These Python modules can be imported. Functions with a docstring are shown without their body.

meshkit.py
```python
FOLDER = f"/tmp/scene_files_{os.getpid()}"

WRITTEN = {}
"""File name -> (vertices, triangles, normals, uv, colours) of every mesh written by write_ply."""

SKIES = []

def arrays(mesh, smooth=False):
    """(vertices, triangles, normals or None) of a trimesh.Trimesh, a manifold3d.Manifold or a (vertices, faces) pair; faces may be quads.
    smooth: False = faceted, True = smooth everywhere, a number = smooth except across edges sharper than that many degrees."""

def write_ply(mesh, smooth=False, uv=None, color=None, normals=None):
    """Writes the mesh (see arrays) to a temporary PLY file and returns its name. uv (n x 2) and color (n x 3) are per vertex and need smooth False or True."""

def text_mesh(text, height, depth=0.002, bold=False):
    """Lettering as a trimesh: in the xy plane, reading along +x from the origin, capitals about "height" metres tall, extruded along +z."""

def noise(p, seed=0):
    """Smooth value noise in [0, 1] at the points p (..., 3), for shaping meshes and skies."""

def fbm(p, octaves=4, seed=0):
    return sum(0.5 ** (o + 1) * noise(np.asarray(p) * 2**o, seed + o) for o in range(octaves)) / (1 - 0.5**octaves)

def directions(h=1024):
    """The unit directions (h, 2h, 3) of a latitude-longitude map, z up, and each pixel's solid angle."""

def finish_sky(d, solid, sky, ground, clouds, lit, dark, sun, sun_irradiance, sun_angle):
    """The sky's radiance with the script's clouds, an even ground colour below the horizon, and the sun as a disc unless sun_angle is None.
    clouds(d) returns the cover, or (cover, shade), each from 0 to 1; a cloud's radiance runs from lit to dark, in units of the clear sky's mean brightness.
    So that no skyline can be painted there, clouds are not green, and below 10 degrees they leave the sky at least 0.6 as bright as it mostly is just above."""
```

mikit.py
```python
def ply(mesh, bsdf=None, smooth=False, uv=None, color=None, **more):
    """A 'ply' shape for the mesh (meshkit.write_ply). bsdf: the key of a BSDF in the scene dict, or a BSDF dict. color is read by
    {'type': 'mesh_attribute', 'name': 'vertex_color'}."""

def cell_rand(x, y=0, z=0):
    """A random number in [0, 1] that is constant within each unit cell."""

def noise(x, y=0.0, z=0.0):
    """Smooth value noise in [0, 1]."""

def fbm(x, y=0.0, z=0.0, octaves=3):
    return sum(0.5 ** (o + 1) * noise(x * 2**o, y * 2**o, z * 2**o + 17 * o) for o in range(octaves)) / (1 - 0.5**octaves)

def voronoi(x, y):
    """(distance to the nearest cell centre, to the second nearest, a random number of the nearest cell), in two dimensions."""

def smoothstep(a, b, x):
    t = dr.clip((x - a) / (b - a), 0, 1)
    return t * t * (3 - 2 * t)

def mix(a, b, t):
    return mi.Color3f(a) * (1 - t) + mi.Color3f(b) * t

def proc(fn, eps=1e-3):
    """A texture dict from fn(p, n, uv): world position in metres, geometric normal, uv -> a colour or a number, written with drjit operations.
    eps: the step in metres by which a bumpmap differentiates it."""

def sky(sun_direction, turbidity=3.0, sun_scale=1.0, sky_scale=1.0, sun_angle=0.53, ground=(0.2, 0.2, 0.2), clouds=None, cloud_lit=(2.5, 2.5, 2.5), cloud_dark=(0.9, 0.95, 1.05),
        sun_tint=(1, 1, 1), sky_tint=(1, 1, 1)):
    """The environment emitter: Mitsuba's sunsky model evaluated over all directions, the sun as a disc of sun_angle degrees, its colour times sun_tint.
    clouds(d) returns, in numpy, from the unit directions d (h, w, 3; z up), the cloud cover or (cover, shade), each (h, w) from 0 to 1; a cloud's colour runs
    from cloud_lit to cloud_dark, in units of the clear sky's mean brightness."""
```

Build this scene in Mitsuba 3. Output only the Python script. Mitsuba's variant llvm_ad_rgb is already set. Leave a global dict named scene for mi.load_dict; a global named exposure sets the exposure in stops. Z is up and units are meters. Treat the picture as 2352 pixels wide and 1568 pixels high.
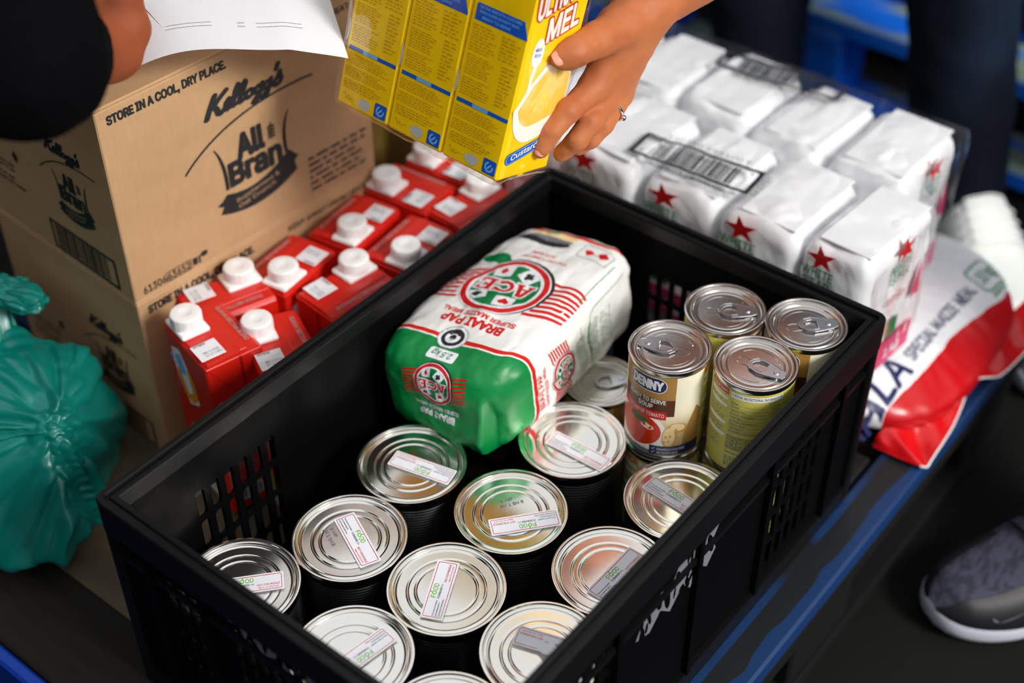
import math
import numpy as np
import trimesh
import manifold3d as m3
import mitsuba as mi
import drjit as dr
import shapely
import shapely.geometry as sg
import shapely.affinity as sa
from shapely.ops import unary_union
import mikit
import meshkit
from mikit import proc, noise, fbm, smoothstep, mix

T = mi.ScalarTransform4f
scene, labels = {}, {}
rng = np.random.default_rng(7)

# ------------------------------------------------------------------ camera, sky, light, exposure
EYE = np.array([0.7601, -1.0017, 1.2366])
LOOK = np.array([-0.47370, 0.58610, -0.65730])
UPV = np.array([-0.4078, 0.5166, 0.7528])
FOCUS = 1.25
scene['camera'] = {
    'type': 'thinlens', 'fov_axis': 'x', 'fov': 2 * math.degrees(math.atan(1176 / 3314.47)),
    'to_world': T().look_at(origin=EYE.tolist(), target=(EYE + LOOK).tolist(), up=UPV.tolist()),
    'aperture_radius': 0.0105, 'focus_distance': FOCUS, 'near_clip': 0.01, 'far_clip': 100.0}


def overcast(d):
    return np.ones(d.shape[:2]), 0.20 - 0.20 * np.clip(d[..., 2], 0, 1)


scene['sky'] = mikit.sky([0.6, -0.2, 0.75], turbidity=5.0, sun_scale=0.0, sky_scale=1.0, clouds=overcast,
                         cloud_lit=(2.05, 2.1, 2.2), cloud_dark=(1.0, 1.03, 1.1), ground=(0.05, 0.05, 0.05))
exposure = 1.85


def emitter_rect(key, centre, target, w, h, power):
    scene[key] = {'type': 'rectangle', 'to_world': T().look_at(origin=list(centre), target=list(target), up=[0, 0, 1]) @ T().scale([w / 2, h / 2, 1]),
                  'emitter': {'type': 'area', 'radiance': {'type': 'rgb', 'value': power}}, 'bsdf': {'type': 'diffuse'}}


# unseen lamp, out of view at the right, placed to light the box fronts
emitter_rect('unseen_lamp__panel', (3.6, -0.35, 2.9), (0.1, -0.1, 0.4), 1.1, 1.1, [14, 13.5, 12.8])
labels['unseen_lamp'] = {'label': 'unseen square lamp on a dark post, out of view at the right, lighting the boxes', 'category': 'unseen_lamp'}


# ------------------------------------------------------------------ materials
def srgb(r, g, b):
    c = np.array([r, g, b], float) / 255
    return np.where(c <= 0.04045, c / 12.92, ((c + 0.055) / 1.055) ** 2.4).tolist()


def mat(key, col, rough=0.5, metallic=0.0, spec=0.5, **kw):
    if not isinstance(col, dict):
        col = {'type': 'rgb', 'value': list(col)}
    scene[key] = {'type': 'twosided', 'bsdf': {'type': 'principled', 'base_color': col, 'roughness': rough, 'metallic': metallic, 'specular': spec, **kw}}
    return key


mat('m_black_plastic', (.004, .004, .0045), .36, spec=.22)
mat('m_black_plastic_rough', (.002, .002, .0024), .55, spec=.05)
mat('m_tin', (.97, .945, .875), .13, 1.0)
mat('m_tin_dull', (.74, .71, .67), .2, 1.0)
mat('m_tin_side_shaded', (.06, .06, .06), .35, 1.0)  # bare tin; shade and the black crate's reflection are put into the colour
mat('m_tab', (.72, .74, .78), .25, 1.0)
mat('m_sticker', srgb(232, 234, 240), .45)
mat('m_white', srgb(236, 236, 236), .45)
mat('m_white_cap', srgb(240, 240, 240), .4)
scene['m_paper'] = {'type': 'principledthin', 'base_color': {'type': 'rgb', 'value': srgb(246, 248, 252)}, 'roughness': .7, 'diff_trans': .45}
mat('m_red_ink', srgb(196, 22, 22), .4)
mat('m_green_ink', srgb(0, 120, 62), .4)
mat('m_lime_ink', srgb(110, 180, 40), .5)
mat('m_black_ink', (.012, .014, .016), .55)
mat('m_grey_ink', srgb(110, 112, 118), .6)
mat('m_navy_ink', srgb(18, 30, 84), .4)
mat('m_blue_ink', srgb(15, 90, 200), .4)
mat('m_pale_blue_ink', srgb(120, 180, 240), .4)
mat('m_dark_olive_ink', srgb(206, 164, 0), .5)
mat('m_silver_ink', srgb(196, 196, 196), .4)
mat('m_yellow_carton', srgb(255, 214, 0), .3, clearcoat=.4)
mat('m_custard', srgb(245, 205, 80), .35)
mat('m_cream', srgb(250, 246, 236), .4)
mat('m_orange_ink', srgb(240, 150, 20), .4)
mat('m_carton_red', srgb(205, 28, 16), .32, clearcoat=.3)
mat('m_pink_ink', srgb(205, 60, 110), .4)
mat('m_grey_print', srgb(176, 140, 140), .5)
mat('m_brown_label', srgb(138, 92, 40), .35)
mat('m_tan_label', srgb(168, 124, 62), .35)
mat('m_dark_brown', srgb(84, 44, 18), .35)
mat('m_pale_yellow', srgb(206, 200, 92), .35)
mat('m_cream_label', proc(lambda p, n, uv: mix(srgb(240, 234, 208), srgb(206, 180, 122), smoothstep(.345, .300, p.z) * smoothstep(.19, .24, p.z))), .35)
mat('m_soup', srgb(206, 48, 10), .3)
mat('m_toast', srgb(214, 150, 70), .5)
mat('m_crumb', srgb(240, 216, 160), .5)
mat('m_herb', srgb(60, 96, 30), .5)
mat('m_red_plastic', srgb(200, 8, 16), .28, clearcoat=.4)
mat('m_red_dark', srgb(150, 10, 16), .35)
mat('m_blue_board', proc(lambda p, n, uv: mix(srgb(2, 44, 90), srgb(10, 16, 18),
    smoothstep(.52, .62, .4 * smoothstep(-.30, -.12, p.y + .3 * noise(p.x * 60, p.y * 6)) * smoothstep(.398, .403, p.x) * smoothstep(.426, .419, p.x + .006 * noise(p.y * 40, 1.0)) + fbm(p.x * 9, p.y * 5, p.z * 9) + .25 * smoothstep(.6, 1.0, n.z) * noise(p.x * 30, p.y * 4, 2.0)))), .55)
mat('m_blue_worn', proc(lambda p, n, uv: mix(srgb(0, 104, 226), mi.Color3f(.22, .30, .22),
    smoothstep(.5, .9, n.z) * smoothstep(.35, .6, fbm(p.x * 7, p.y * 24, 1.0)))), .55)
mat('m_blue_paint', srgb(0, 52, 150), .5)
mat('m_wood_dark', srgb(22, 22, 22), .8, spec=.1)
mat('m_deck', proc(lambda p, n, uv: mix(srgb(30, 28, 24), srgb(8, 32, 62), smoothstep(.52, .66, fbm(p.x * 12, p.y * 7, 3.0)))
    * (.7 + .6 * fbm(p.x * 16, p.y * 160, 1.0))), .75, spec=.15)
mat('m_kraft_sheet', proc(lambda p, n, uv: mix(srgb(92, 80, 60), srgb(66, 56, 40), fbm(p.x * 30, p.y * 30))), .8)
mat('m_board', proc(lambda p, n, uv: mix(srgb(194, 157, 116), srgb(180, 142, 103), fbm(p.x * 18, p.y * 18, p.z * 40))
    * (.96 + .08 * noise(p.x * 700, p.y * 700, p.z * 60))), .62)
mat('m_board_dark', srgb(120, 96, 40), .65)
mat('m_floor', proc(lambda p, n, uv: mix((.003, .0032, .003), (.010, .010, .009), fbm(p.x * 5, p.y * 5))
    + mi.Color3f(.25) * smoothstep(.93, .97, noise(p.x * 70, p.y * 70)) * smoothstep(.55, .7, fbm(p.x * 3, p.y * 3, 4.0))), .8, spec=.12)
mat('m_wall', (.03, .028, .026), .8)
mat('m_teal', srgb(0, 112, 102), .3, clearcoat=.3)
mat('m_skin', proc(lambda p, n, uv: mix(srgb(190, 116, 70), srgb(170, 92, 56), fbm(p.x * 40, p.y * 40, p.z * 40))), .55, spec=.3)
mat('m_skin_dark', proc(lambda p, n, uv: mix(srgb(150, 78, 46), srgb(128, 62, 36), fbm(p.x * 40, p.y * 40, p.z * 40))), .55, spec=.3)
mat('m_nail', srgb(222, 150, 120), .3)
mat('m_black_cloth', proc(lambda p, n, uv: mi.Color3f(.0022, .0022, .003) * (.7 + .6 * noise(p.x * 900, p.y * 900, p.z * 900))), .9, spec=.04)
mat('m_denim', proc(lambda p, n, uv: mix(srgb(9, 14, 24), srgb(22, 33, 50), smoothstep(.45, .75, fbm(p.x * 9, p.y * 9, p.z * 5))) * (.8 + .4 * noise(p.x * 700, p.y * 700, p.z * 1400))), .85, spec=.1)
mat('m_denim_dark', proc(lambda p, n, uv: mi.Color3f(.006, .008, .016) * (.8 + .4 * noise(p.x * 700, p.y * 700, p.z * 1400))), .85, spec=.1)
mat('m_white_shoe', srgb(228, 232, 226), .5)
mat('m_knit', proc(lambda p, n, uv: mix(srgb(58, 58, 76), srgb(38, 38, 52), smoothstep(.4, .7, noise(p.x * 260, p.y * 120, p.z * 260)))), .85)
mat('m_sole', srgb(196, 200, 212), .5)
mat('m_shoe_black', (.008, .008, .010), .5)
mat('m_flour_paper', srgb(232, 233, 235), .5)
mat('m_sack', srgb(228, 228, 230), .35, clearcoat=.3)
scene['m_film'] = {'type': 'thindielectric', 'int_ior': 1.42}
mat('m_ring', (.9, .88, .82), .12, 1.0)


# ------------------------------------------------------------------ helpers
used = set()


def numbered(name):
    k, i = name, 0
    while k in used:
        i += 1
        k = f'{name}_{i:03d}'
    used.add(k)
    return k


def ply(mesh, bsdf, smooth=False, **kw):
    return mikit.ply(mesh, bsdf, smooth=smooth, **kw)


def put(key, shape, to_world=None):
    k = numbered(key)
    scene[k] = {**shape, 'to_world': to_world} if to_world is not None else dict(shape)
    return k


def thing(name, label, category, group=None, kind=None):
    k = numbered(name)
    d = {'label': label}
    if category:
        d['category'] = category
    if group:
        d['group'] = group
    if kind:
        d['kind'] = kind
    labels[k] = d
    return k


def frame(o, x, y, z):
    m = np.eye(4)
    m[:3, 0], m[:3, 1], m[:3, 2], m[:3, 3] = x, y, z, o
    return T(m)


def place(x, y, z, deg=0.0):
    return T().translate([float(x), float(y), float(z)]) @ T().rotate([0, 0, 1], float(deg))


def moved(mesh, m):
    v = np.asarray(mesh.vertices) @ np.array(m)[:3, :3].T + np.array(m)[:3, 3]
    return trimesh.Trimesh(v, mesh.faces, process=False)


def mf(m):
    q = m.to_mesh()
    return trimesh.Trimesh(np.array(q.vert_properties[:, :3]), np.array(q.tri_verts), process=False)


def hull(pts_r, seg=10):
    return m3.Manifold.batch_hull([m3.Manifold.sphere(float(r), seg).translate([float(c) for c in p]) for p, r in pts_r])


def rbox(x0, x1, y0, y1, z0, z1, r, seg=12):
    pts = [((x, y, z), r) for x in (x0 + r, x1 - r) for y in (y0 + r, y1 - r) for z in (z0 + r, z1 - r)]
    return mf(hull(pts, seg))


def box(x0, x1, y0, y1, z0, z1, c=0.0):
    if c <= 0:
        b = trimesh.creation.box((x1 - x0, y1 - y0, z1 - z0))
        b.apply_translation([(x0 + x1) / 2, (y0 + y1) / 2, (z0 + z1) / 2])
        return b
    pts = []
    for x, sx in ((x0, 1), (x1, -1)):
        for y, sy in ((y0, 1), (y1, -1)):
            for z, sz in ((z0, 1), (z1, -1)):
                pts += [(x + sx * c, y + sy * c, z), (x + sx * c, y, z + sz * c), (x, y + sy * c, z + sz * c)]
    return trimesh.convex.convex_hull(np.array(pts))


def cat(*ms):
    return trimesh.util.concatenate([m for m in ms])


def lathe(profile, n=64):
    pr = np.asarray(profile, float)
    a = np.arange(n) * 2 * np.pi / n
    v = np.stack([pr[:, None, 0] * np.cos(a), pr[:, None, 0] * np.sin(a), np.repeat(pr[:, 1:2], n, 1)], -1).reshape(-1, 3)
    i, j = np.meshgrid(np.arange(len(pr) - 1), np.arange(n), indexing='ij')
    a0, a1 = i * n + j, i * n + (j + 1) % n
    f = np.stack([a0, a1, a1 + n, a0 + n], -1).reshape(-1, 4)
    f = np.vstack([f[:, [0, 1, 2]], f[:, [0, 2, 3]]])
    return trimesh.Trimesh(v, f, process=False)


def tube(points, radii, sides=10):
    p = np.asarray(points, float)
    t = np.gradient(p, axis=0)
    t /= np.linalg.norm(t, axis=1, keepdims=True) + 1e-12
    ref = np.array([0, 0, 1.0]) if abs(t[0, 2]) < .9 else np.array([1.0, 0, 0])
    a = np.cross(t, ref)
    a /= np.linalg.norm(a, axis=1, keepdims=True) + 1e-12
    b, g = np.cross(t, a), np.arange(sides) * 2 * np.pi / sides
    r = np.broadcast_to(radii, (len(p),))
    v = p[:, None] + r[:, None, None] * (np.cos(g)[None, :, None] * a[:, None] + np.sin(g)[None, :, None] * b[:, None])
    i, j = np.meshgrid(np.arange(len(p) - 1), np.arange(sides), indexing='ij')
    q = np.stack([i * sides + j, i * sides + (j + 1) % sides, (i + 1) * sides + (j + 1) % sides, (i + 1) * sides + j], -1).reshape(-1, 4)
    n = len(p) * sides
    v = np.vstack([v.reshape(-1, 3), p[:1], p[-1:]])
    k = np.arange(sides)
    f = np.vstack([q[:, [0, 1, 2]], q[:, [0, 2, 3]], np.stack([np.full(sides, n), (k + 1) % sides, k], 1),
                   np.stack([np.full(sides, n + 1), n - sides + k, n - sides + (k + 1) % sides], 1)])
    return trimesh.Trimesh(v, f, process=False)


def cubegrid(n, nz=None):
    """Unit cube surface grid in [-1,1]^3, welded."""
    nx, ny, nz = (n, n, n) if np.isscalar(n) else n
    P, F, off = [], [], 0
    for ax, (na, nb) in ((0, (ny, nz)), (1, (nz, nx)), (2, (nx, ny))):
        for s in (-1, 1):
            u, v = np.meshgrid(np.linspace(-1, 1, na + 1), np.linspace(-1, 1, nb + 1), indexing='ij')
            q = np.zeros(u.shape + (3,))
            q[..., ax], q[..., (ax + 1) % 3], q[..., (ax + 2) % 3] = s, u, v
            i, j = np.meshgrid(np.arange(na), np.arange(nb), indexing='ij')
            k = (i * (nb + 1) + j).ravel()
            f = np.stack([k, k + nb + 1, k + nb + 2, k + 1], 1)
            f = f if s > 0 else f[:, ::-1]
            P.append(q.reshape(-1, 3))
            F.append(np.vstack([f[:, [0, 1, 2]], f[:, [0, 2, 3]]]) + off)
            off += q.shape[0] * q.shape[1]
    m = trimesh.Trimesh(np.vstack(P), np.vstack(F), process=False)
    m.merge_vertices(digits_vertex=7)
    return np.array(m.vertices), np.array(m.faces)


def superquad(a, b, c, n, res):
    q, f = cubegrid(res)
    r = (np.abs(q) ** n).sum(1) ** (-1.0 / n)
    return q * r[:, None] * [a, b, c], f


def net(dist, lo, hi, h):
    """Surface nets: the zero surface of dist(points) as one mesh."""
    ax = [np.arange(l - 2 * h, u + 3 * h, h) for l, u in zip(lo, hi)]
    G = np.stack(np.meshgrid(*ax, indexing='ij'), -1)
    D = dist(G.reshape(-1, 3)).reshape(G.shape[:3])
    S = D < 0
    n = np.array(D.shape) - 1
    acc, cnt = np.zeros((*n, 3)), np.zeros(tuple(n))
    cor = [(i, j, k) for i in (0, 1) for j in (0, 1) for k in (0, 1)]
    sl = lambda A, c: A[c[0]:c[0] + n[0], c[1]:c[1] + n[1], c[2]:c[2] + n[2]]
    for c in cor:
        for d in range(3):
            if c[d] == 0:
                e = list(c)
                e[d] = 1
                A0, A1 = sl(D, c), sl(D, e)
                x = sl(S, c) != sl(S, e)
                t = np.where(x, A0 / np.where(x, A0 - A1, 1), 0)
                pt = np.broadcast_to(np.array(c, float), (*n, 3)).copy()
                pt[..., d] += t
                acc += pt * x[..., None]
                cnt += x
    act = cnt > 0
    idx = -np.ones(tuple(n), int)
    idx[act] = np.arange(act.sum())
    V = (np.argwhere(act) + acc[act] / cnt[act][:, None]) * h + np.array([x[0] for x in ax])
    F = []
    for d in range(3):
        u, v = [(1, 2), (2, 0), (0, 1)][d]
        s0 = [slice(1, n[i]) for i in range(3)]
        s0[d] = slice(0, n[d])
        s1 = list(s0)
        s1[d] = slice(1, n[d] + 1)
        a0, a1 = S[tuple(s0)], S[tuple(s1)]
        q = np.argwhere(a0 != a1)
        flip = a0[tuple(q.T)]
        q = q + np.array([0 if i == d else 1 for i in range(3)])
        du, dv = np.zeros(3, int), np.zeros(3, int)
        du[u], dv[v] = 1, 1
        g = [idx[tuple((q - o).T)] for o in (du * 0, du, du + dv, dv)]
        Q = np.stack(g, 1)
        Q[~flip] = Q[~flip][:, ::-1]
        F.append(np.vstack([Q[:, [0, 1, 2]], Q[:, [0, 2, 3]]]))
    m = trimesh.Trimesh(V, np.vstack(F), process=False)
    if m.volume < 0:
        m.invert()
    trimesh.smoothing.filter_taubin(m, lamb=.5, nu=.53, iterations=6)
    return m


def cap_d(X, a, ra, b, rb):
    d = b - a
    t = np.clip(((X - a) @ d) / max(d @ d, 1e-12), 0, 1)
    return np.linalg.norm(X - a - t[:, None] * d, axis=1) - (ra + t * (rb - ra))


def smin(a, b, k):
    h = np.clip(.5 + .5 * (b - a) / k, 0, 1)
    return b * (1 - h) + a * h - k * h * (1 - h)


def chain_d(X, ch, k):
    out = None
    for (p, r), (q, s) in zip(ch[:-1], ch[1:]):
        d = cap_d(X, np.asarray(p, float), r, np.asarray(q, float), s)
        out = d if out is None else smin(out, d, k)
    return out


def body_of(core, limbs, h, k_core=.012, k_limb=.006, k_chain=.003):
    """One continuous body: the core chains melt together, every limb melts into the core but not into its neighbours."""
    allp = np.array([p for c in core + limbs for p, _ in c], float)
    allr = np.array([r for c in core + limbs for _, r in c])
    lo, hi = (allp - allr[:, None]).min(0), (allp + allr[:, None]).max(0)

    def dist(X):
        out = []
        for X in np.array_split(X, max(1, len(X) // 400000)):
            c = None
            for ch in core:
                d = chain_d(X, ch, k_core)
                c = d if c is None else smin(c, d, k_core)
            f = None
            for ch in limbs:
                d = chain_d(X, ch, k_chain)
                f = d if f is None else smin(f, d, .0030)
            out.append(c if f is None else smin(c, f, k_limb))
        return np.concatenate(out)
    return net(dist, lo, hi, h)


# ---- flat print: 2-D triangles, by colour, mapped onto a surface
def tri(poly):
    out_v, out_f, off = [], [], 0
    for g in getattr(poly, 'geoms', [poly]):
        if g.is_empty or g.area < 1e-10 or g.geom_type != 'Polygon':
            continue
        v, f = trimesh.creation.triangulate_polygon(g, engine='earcut')
        out_v.append(v)
        out_f.append(f + off)
        off += len(v)
    if not out_v:
        return np.zeros((0, 2)), np.zeros((0, 3), int)
    return np.vstack(out_v), np.vstack(out_f)


_txt = {}


def text_poly(s, bold=False):
    if (s, bold) not in _txt:
        m = meshkit.text_mesh(s, 1.0, .1, bold)
        v, f = np.asarray(m.vertices), np.asarray(m.faces)
        top = f[(np.abs(v[f][:, :, 2] - .1) < 1e-4).all(1)]
        polys = [sg.Polygon(v[t][:, :2]) for t in top]
        u = unary_union([q.buffer(1e-4) for q in polys if q.area > 1e-9])
        _txt[(s, bold)] = u.simplify(.006)
    return _txt[(s, bold)]


def text(s, x, y, h, w=None, bold=True, rot=0.0, anchor='l', shear=0.0):
    """Lettering with its baseline at (x, y), capitals h tall, fitted to the width w."""
    g = text_poly(s, bold)
    x0, _, x1, _ = g.bounds
    g = sa.translate(g, -x0, 0)
    k = (w / (x1 - x0)) if w else h
    g = sa.scale(g, k, h, origin=(0, 0))
    if anchor == 'c':
        g = sa.translate(g, -k * (x1 - x0) / 2, 0)
    elif anchor == 'r':
        g = sa.translate(g, -k * (x1 - x0), 0)
    if shear:
        g = sa.skew(g, xs=shear, origin=(0, 0))
    return sa.translate(sa.rotate(g, rot, origin=(0, 0)), x, y)


def rect(x0, y0, x1, y1, r=0.0):
    b = sg.box(min(x0, x1), min(y0, y1), max(x0, x1), max(y0, y1))
    return b.buffer(-r).buffer(r, quad_segs=5) if r else b


def disc(x, y, rx, ry=None):
    return sa.scale(sg.Point(x, y).buffer(1, quad_segs=14), rx, ry or rx)


def ring(x, y, r0, r1, k=1.0):
    return disc(x, y, r1, r1 * k).difference(disc(x, y, r0, r0 * k))


def stroke(pts, w, cap='round'):
    return sg.LineString(pts).buffer(w / 2, cap_style=cap, quad_segs=4)


def bezier(p0, p1, p2, n=16):
    t = np.linspace(0, 1, n)[:, None]
    return ((1 - t) ** 2 * np.array(p0) + 2 * t * (1 - t) * np.array(p1) + t * t * np.array(p2)).tolist()


def outline(g, w):
    return g.difference(g.buffer(-w))


def textblock(x0, y0, x1, y1, rows, seed, fill=.55, ragged=.3):
    """Rows of word-sized dashes, too small to read in the photograph."""
    r = np.random.default_rng(seed)
    out, dy = [], (y1 - y0) / rows
    for i in range(rows):
        y, x, end = y1 - (i + .8) * dy, x0, x1 - ragged * r.random() * (x1 - x0)
        while x < end:
            w = min((.25 + .9 * r.random()) * dy * 2.2, end - x)
            out.append(sg.box(x, y, x + w, y + fill * dy))
            x += w + dy * .5
    return sg.MultiPolygon(out)


class Print:
    def __init__(self):
        self.layers = {}

    def add(self, colour, geom, layer=1):
        self.layers.setdefault(colour, []).append((geom, layer))
        return self

    def moved(self, x=0, y=0, s=1.0, rot=0.0, sy=None):
        q = Print()
        for c, l in self.layers.items():
            for g, k in l:
                g = sa.scale(g, s, sy or s, origin=(0, 0))
                q.add(c, sa.translate(sa.rotate(g, rot, origin=(0, 0)), x, y), k)
        return q

    def merge(self, other, lift=0):
        for c, l in other.layers.items():
            for g, k in l:
                self.add(c, g, k + lift)
        return self

    def clip(self, shape):
        q = Print()
        for c, l in self.layers.items():
            for g, k in l:
                q.add(c, g.intersection(shape), k)
        return q

    def shapes(self, fn, size=None, eps=.00025, smooth=False):
        """{colour: ply dict}; fn(uv) -> points, normals."""
        out = {}
        for c, l in self.layers.items():
            V, F, off = [], [], 0
            for g, k in l:
                v, f = tri(g)
                if not len(v):
                    continue
                v3 = np.column_stack([v, np.zeros(len(v))])
                if size:
                    v3, f = trimesh.remesh.subdivide_to_size(v3, f, size, max_iter=12)
                p, n = fn(v3[:, :2])
                a, b, d = p[f[0]]
                q = p + n * (eps * k)
                s = np.einsum('ij,ij->i', np.cross(q[f[:, 1]] - q[f[:, 0]], q[f[:, 2]] - q[f[:, 0]]), n[f[:, 0]])
                f = np.where((s < 0)[:, None], f[:, ::-1], f)
                V.append(q)
                F.append(f + off)
                off += len(q)
            if V:
                m = trimesh.Trimesh(np.vstack(V), np.vstack(F), process=False)
                out[c] = ply(m, 'm_' + c, smooth)
        return out


NAMES = {'red_ink': 'red_print', 'green_ink': 'green_print', 'lime_ink': 'lime_print', 'black_ink': 'black_print', 'grey_ink': 'grey_print', 'navy_ink': 'navy_print', 'blue_ink': 'blue_print',
         'pale_blue_ink': 'pale_blue_print', 'dark_olive_ink': 'fine_print', 'silver_ink': 'silver_print', 'white': 'white_print', 'sticker': 'white_patch', 'pink_ink': 'pink_print',
         'orange_ink': 'orange_print', 'grey_print': 'grey_print', 'brown_label': 'brown_print', 'tan_label': 'tan_print', 'dark_brown': 'dark_brown_print', 'cream_label': 'cream_print', 'soup': 'soup_picture',
         'toast': 'toast_picture', 'crumb': 'crumb_picture', 'herb': 'herb_picture', 'custard': 'custard_picture', 'cream': 'bowl_picture', 'board': 'ribbon_lettering', 'skin': 'print', 'pale_yellow': 'yellow_print', 'red_dark': 'dark_red_print', 'paper': 'white_print'}


def stick(parent, shapes, to_world=None):
    for c, s in shapes.items():
        put(f'{parent}__{NAMES.get(c, c)}', s, to_world)


def plane(o, r, u):
    o, r, u = (np.asarray(x, float) for x in (o, r, u))
    n = np.cross(r, u)

    def fn(uv):
        return o + uv[:, :1] * r + uv[:, 1:2] * u, np.tile(n, (len(uv), 1))
    return fn


def cyl(radius, z0=0.0):
    """uv = (arc length, height); arc 0 at +x, growing to the reader's right, seen from outside."""
    def fn(uv):
        a = uv[:, 0] / radius
        n = np.stack([np.cos(a), np.sin(a), 0 * a], 1)
        return n * radius + np.array([0, 0, 1]) * (uv[:, 1:2] + z0), n
    return fn


def ring_loft(profile, x0, x1, y0, y1, r, seg=6):
    """A closed profile of (inset, z) swept round a rectangle with rounded corners."""
    L = []
    for d, z in profile:
        rr = max(r - d, .0008)
        pts = []
        for cx, cy, a0 in ((x1 - d - rr, y1 - d - rr, 0), (x0 + d + rr, y1 - d - rr, 90), (x0 + d + rr, y0 + d + rr, 180), (x1 - d - rr, y0 + d + rr, 270)):
            for a in np.radians(np.linspace(a0, a0 + 90, seg)):
                pts.append((cx + rr * math.cos(a), cy + rr * math.sin(a), z))
        L.append(pts)
    v = np.array(L)
    k, n = v.shape[:2]
    i, j = np.meshgrid(np.arange(k), np.arange(n), indexing='ij')
    a, b = i * n + j, i * n + (j + 1) % n
    c, d = ((i + 1) % k) * n + (j + 1) % n, ((i + 1) % k) * n + j
    q = np.stack([a, b, c, d], -1).reshape(-1, 4)
    m = trimesh.Trimesh(v.reshape(-1, 3), np.vstack([q[:, [0, 1, 2]], q[:, [0, 2, 3]]]), process=False)
    if m.volume < 0:
        m.invert()
    return m


# ------------------------------------------------------------------ the setting
put('floor', ply(box(-4, 5, -4, 4.2, -.05, 0), 'm_floor'))
labels['floor'] = {'label': 'dark grimy concrete floor with pale specks', 'kind': 'structure'}
put('unseen_wall_back', ply(box(-4.2, 5, 4.0, 4.2, 0, 4.4), 'm_wall'))  # out of view; keeps low sky out of the tin lid reflections
labels['unseen_wall_back'] = {'label': 'unseen dark wall far behind the pallets, darkening the tin lid reflections', 'kind': 'structure'}
put('unseen_wall_front', ply(box(-4.2, 5, -4.2, -4.0, 0, 3.0), 'm_wall'))  # out of view; holds back light from the camera side
labels['unseen_wall_front'] = {'label': 'unseen dark wall behind the camera, darkening the faces turned that way', 'kind': 'structure'}
put('unseen_wall_left', ply(box(-4.2, -4.0, -4, 4.2, 0, 4.4), 'm_wall'))  # out of view; blocks low sky from the left
labels['unseen_wall_left'] = {'label': 'unseen dark wall far at the left, blocking the low sky', 'kind': 'structure'}

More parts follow.
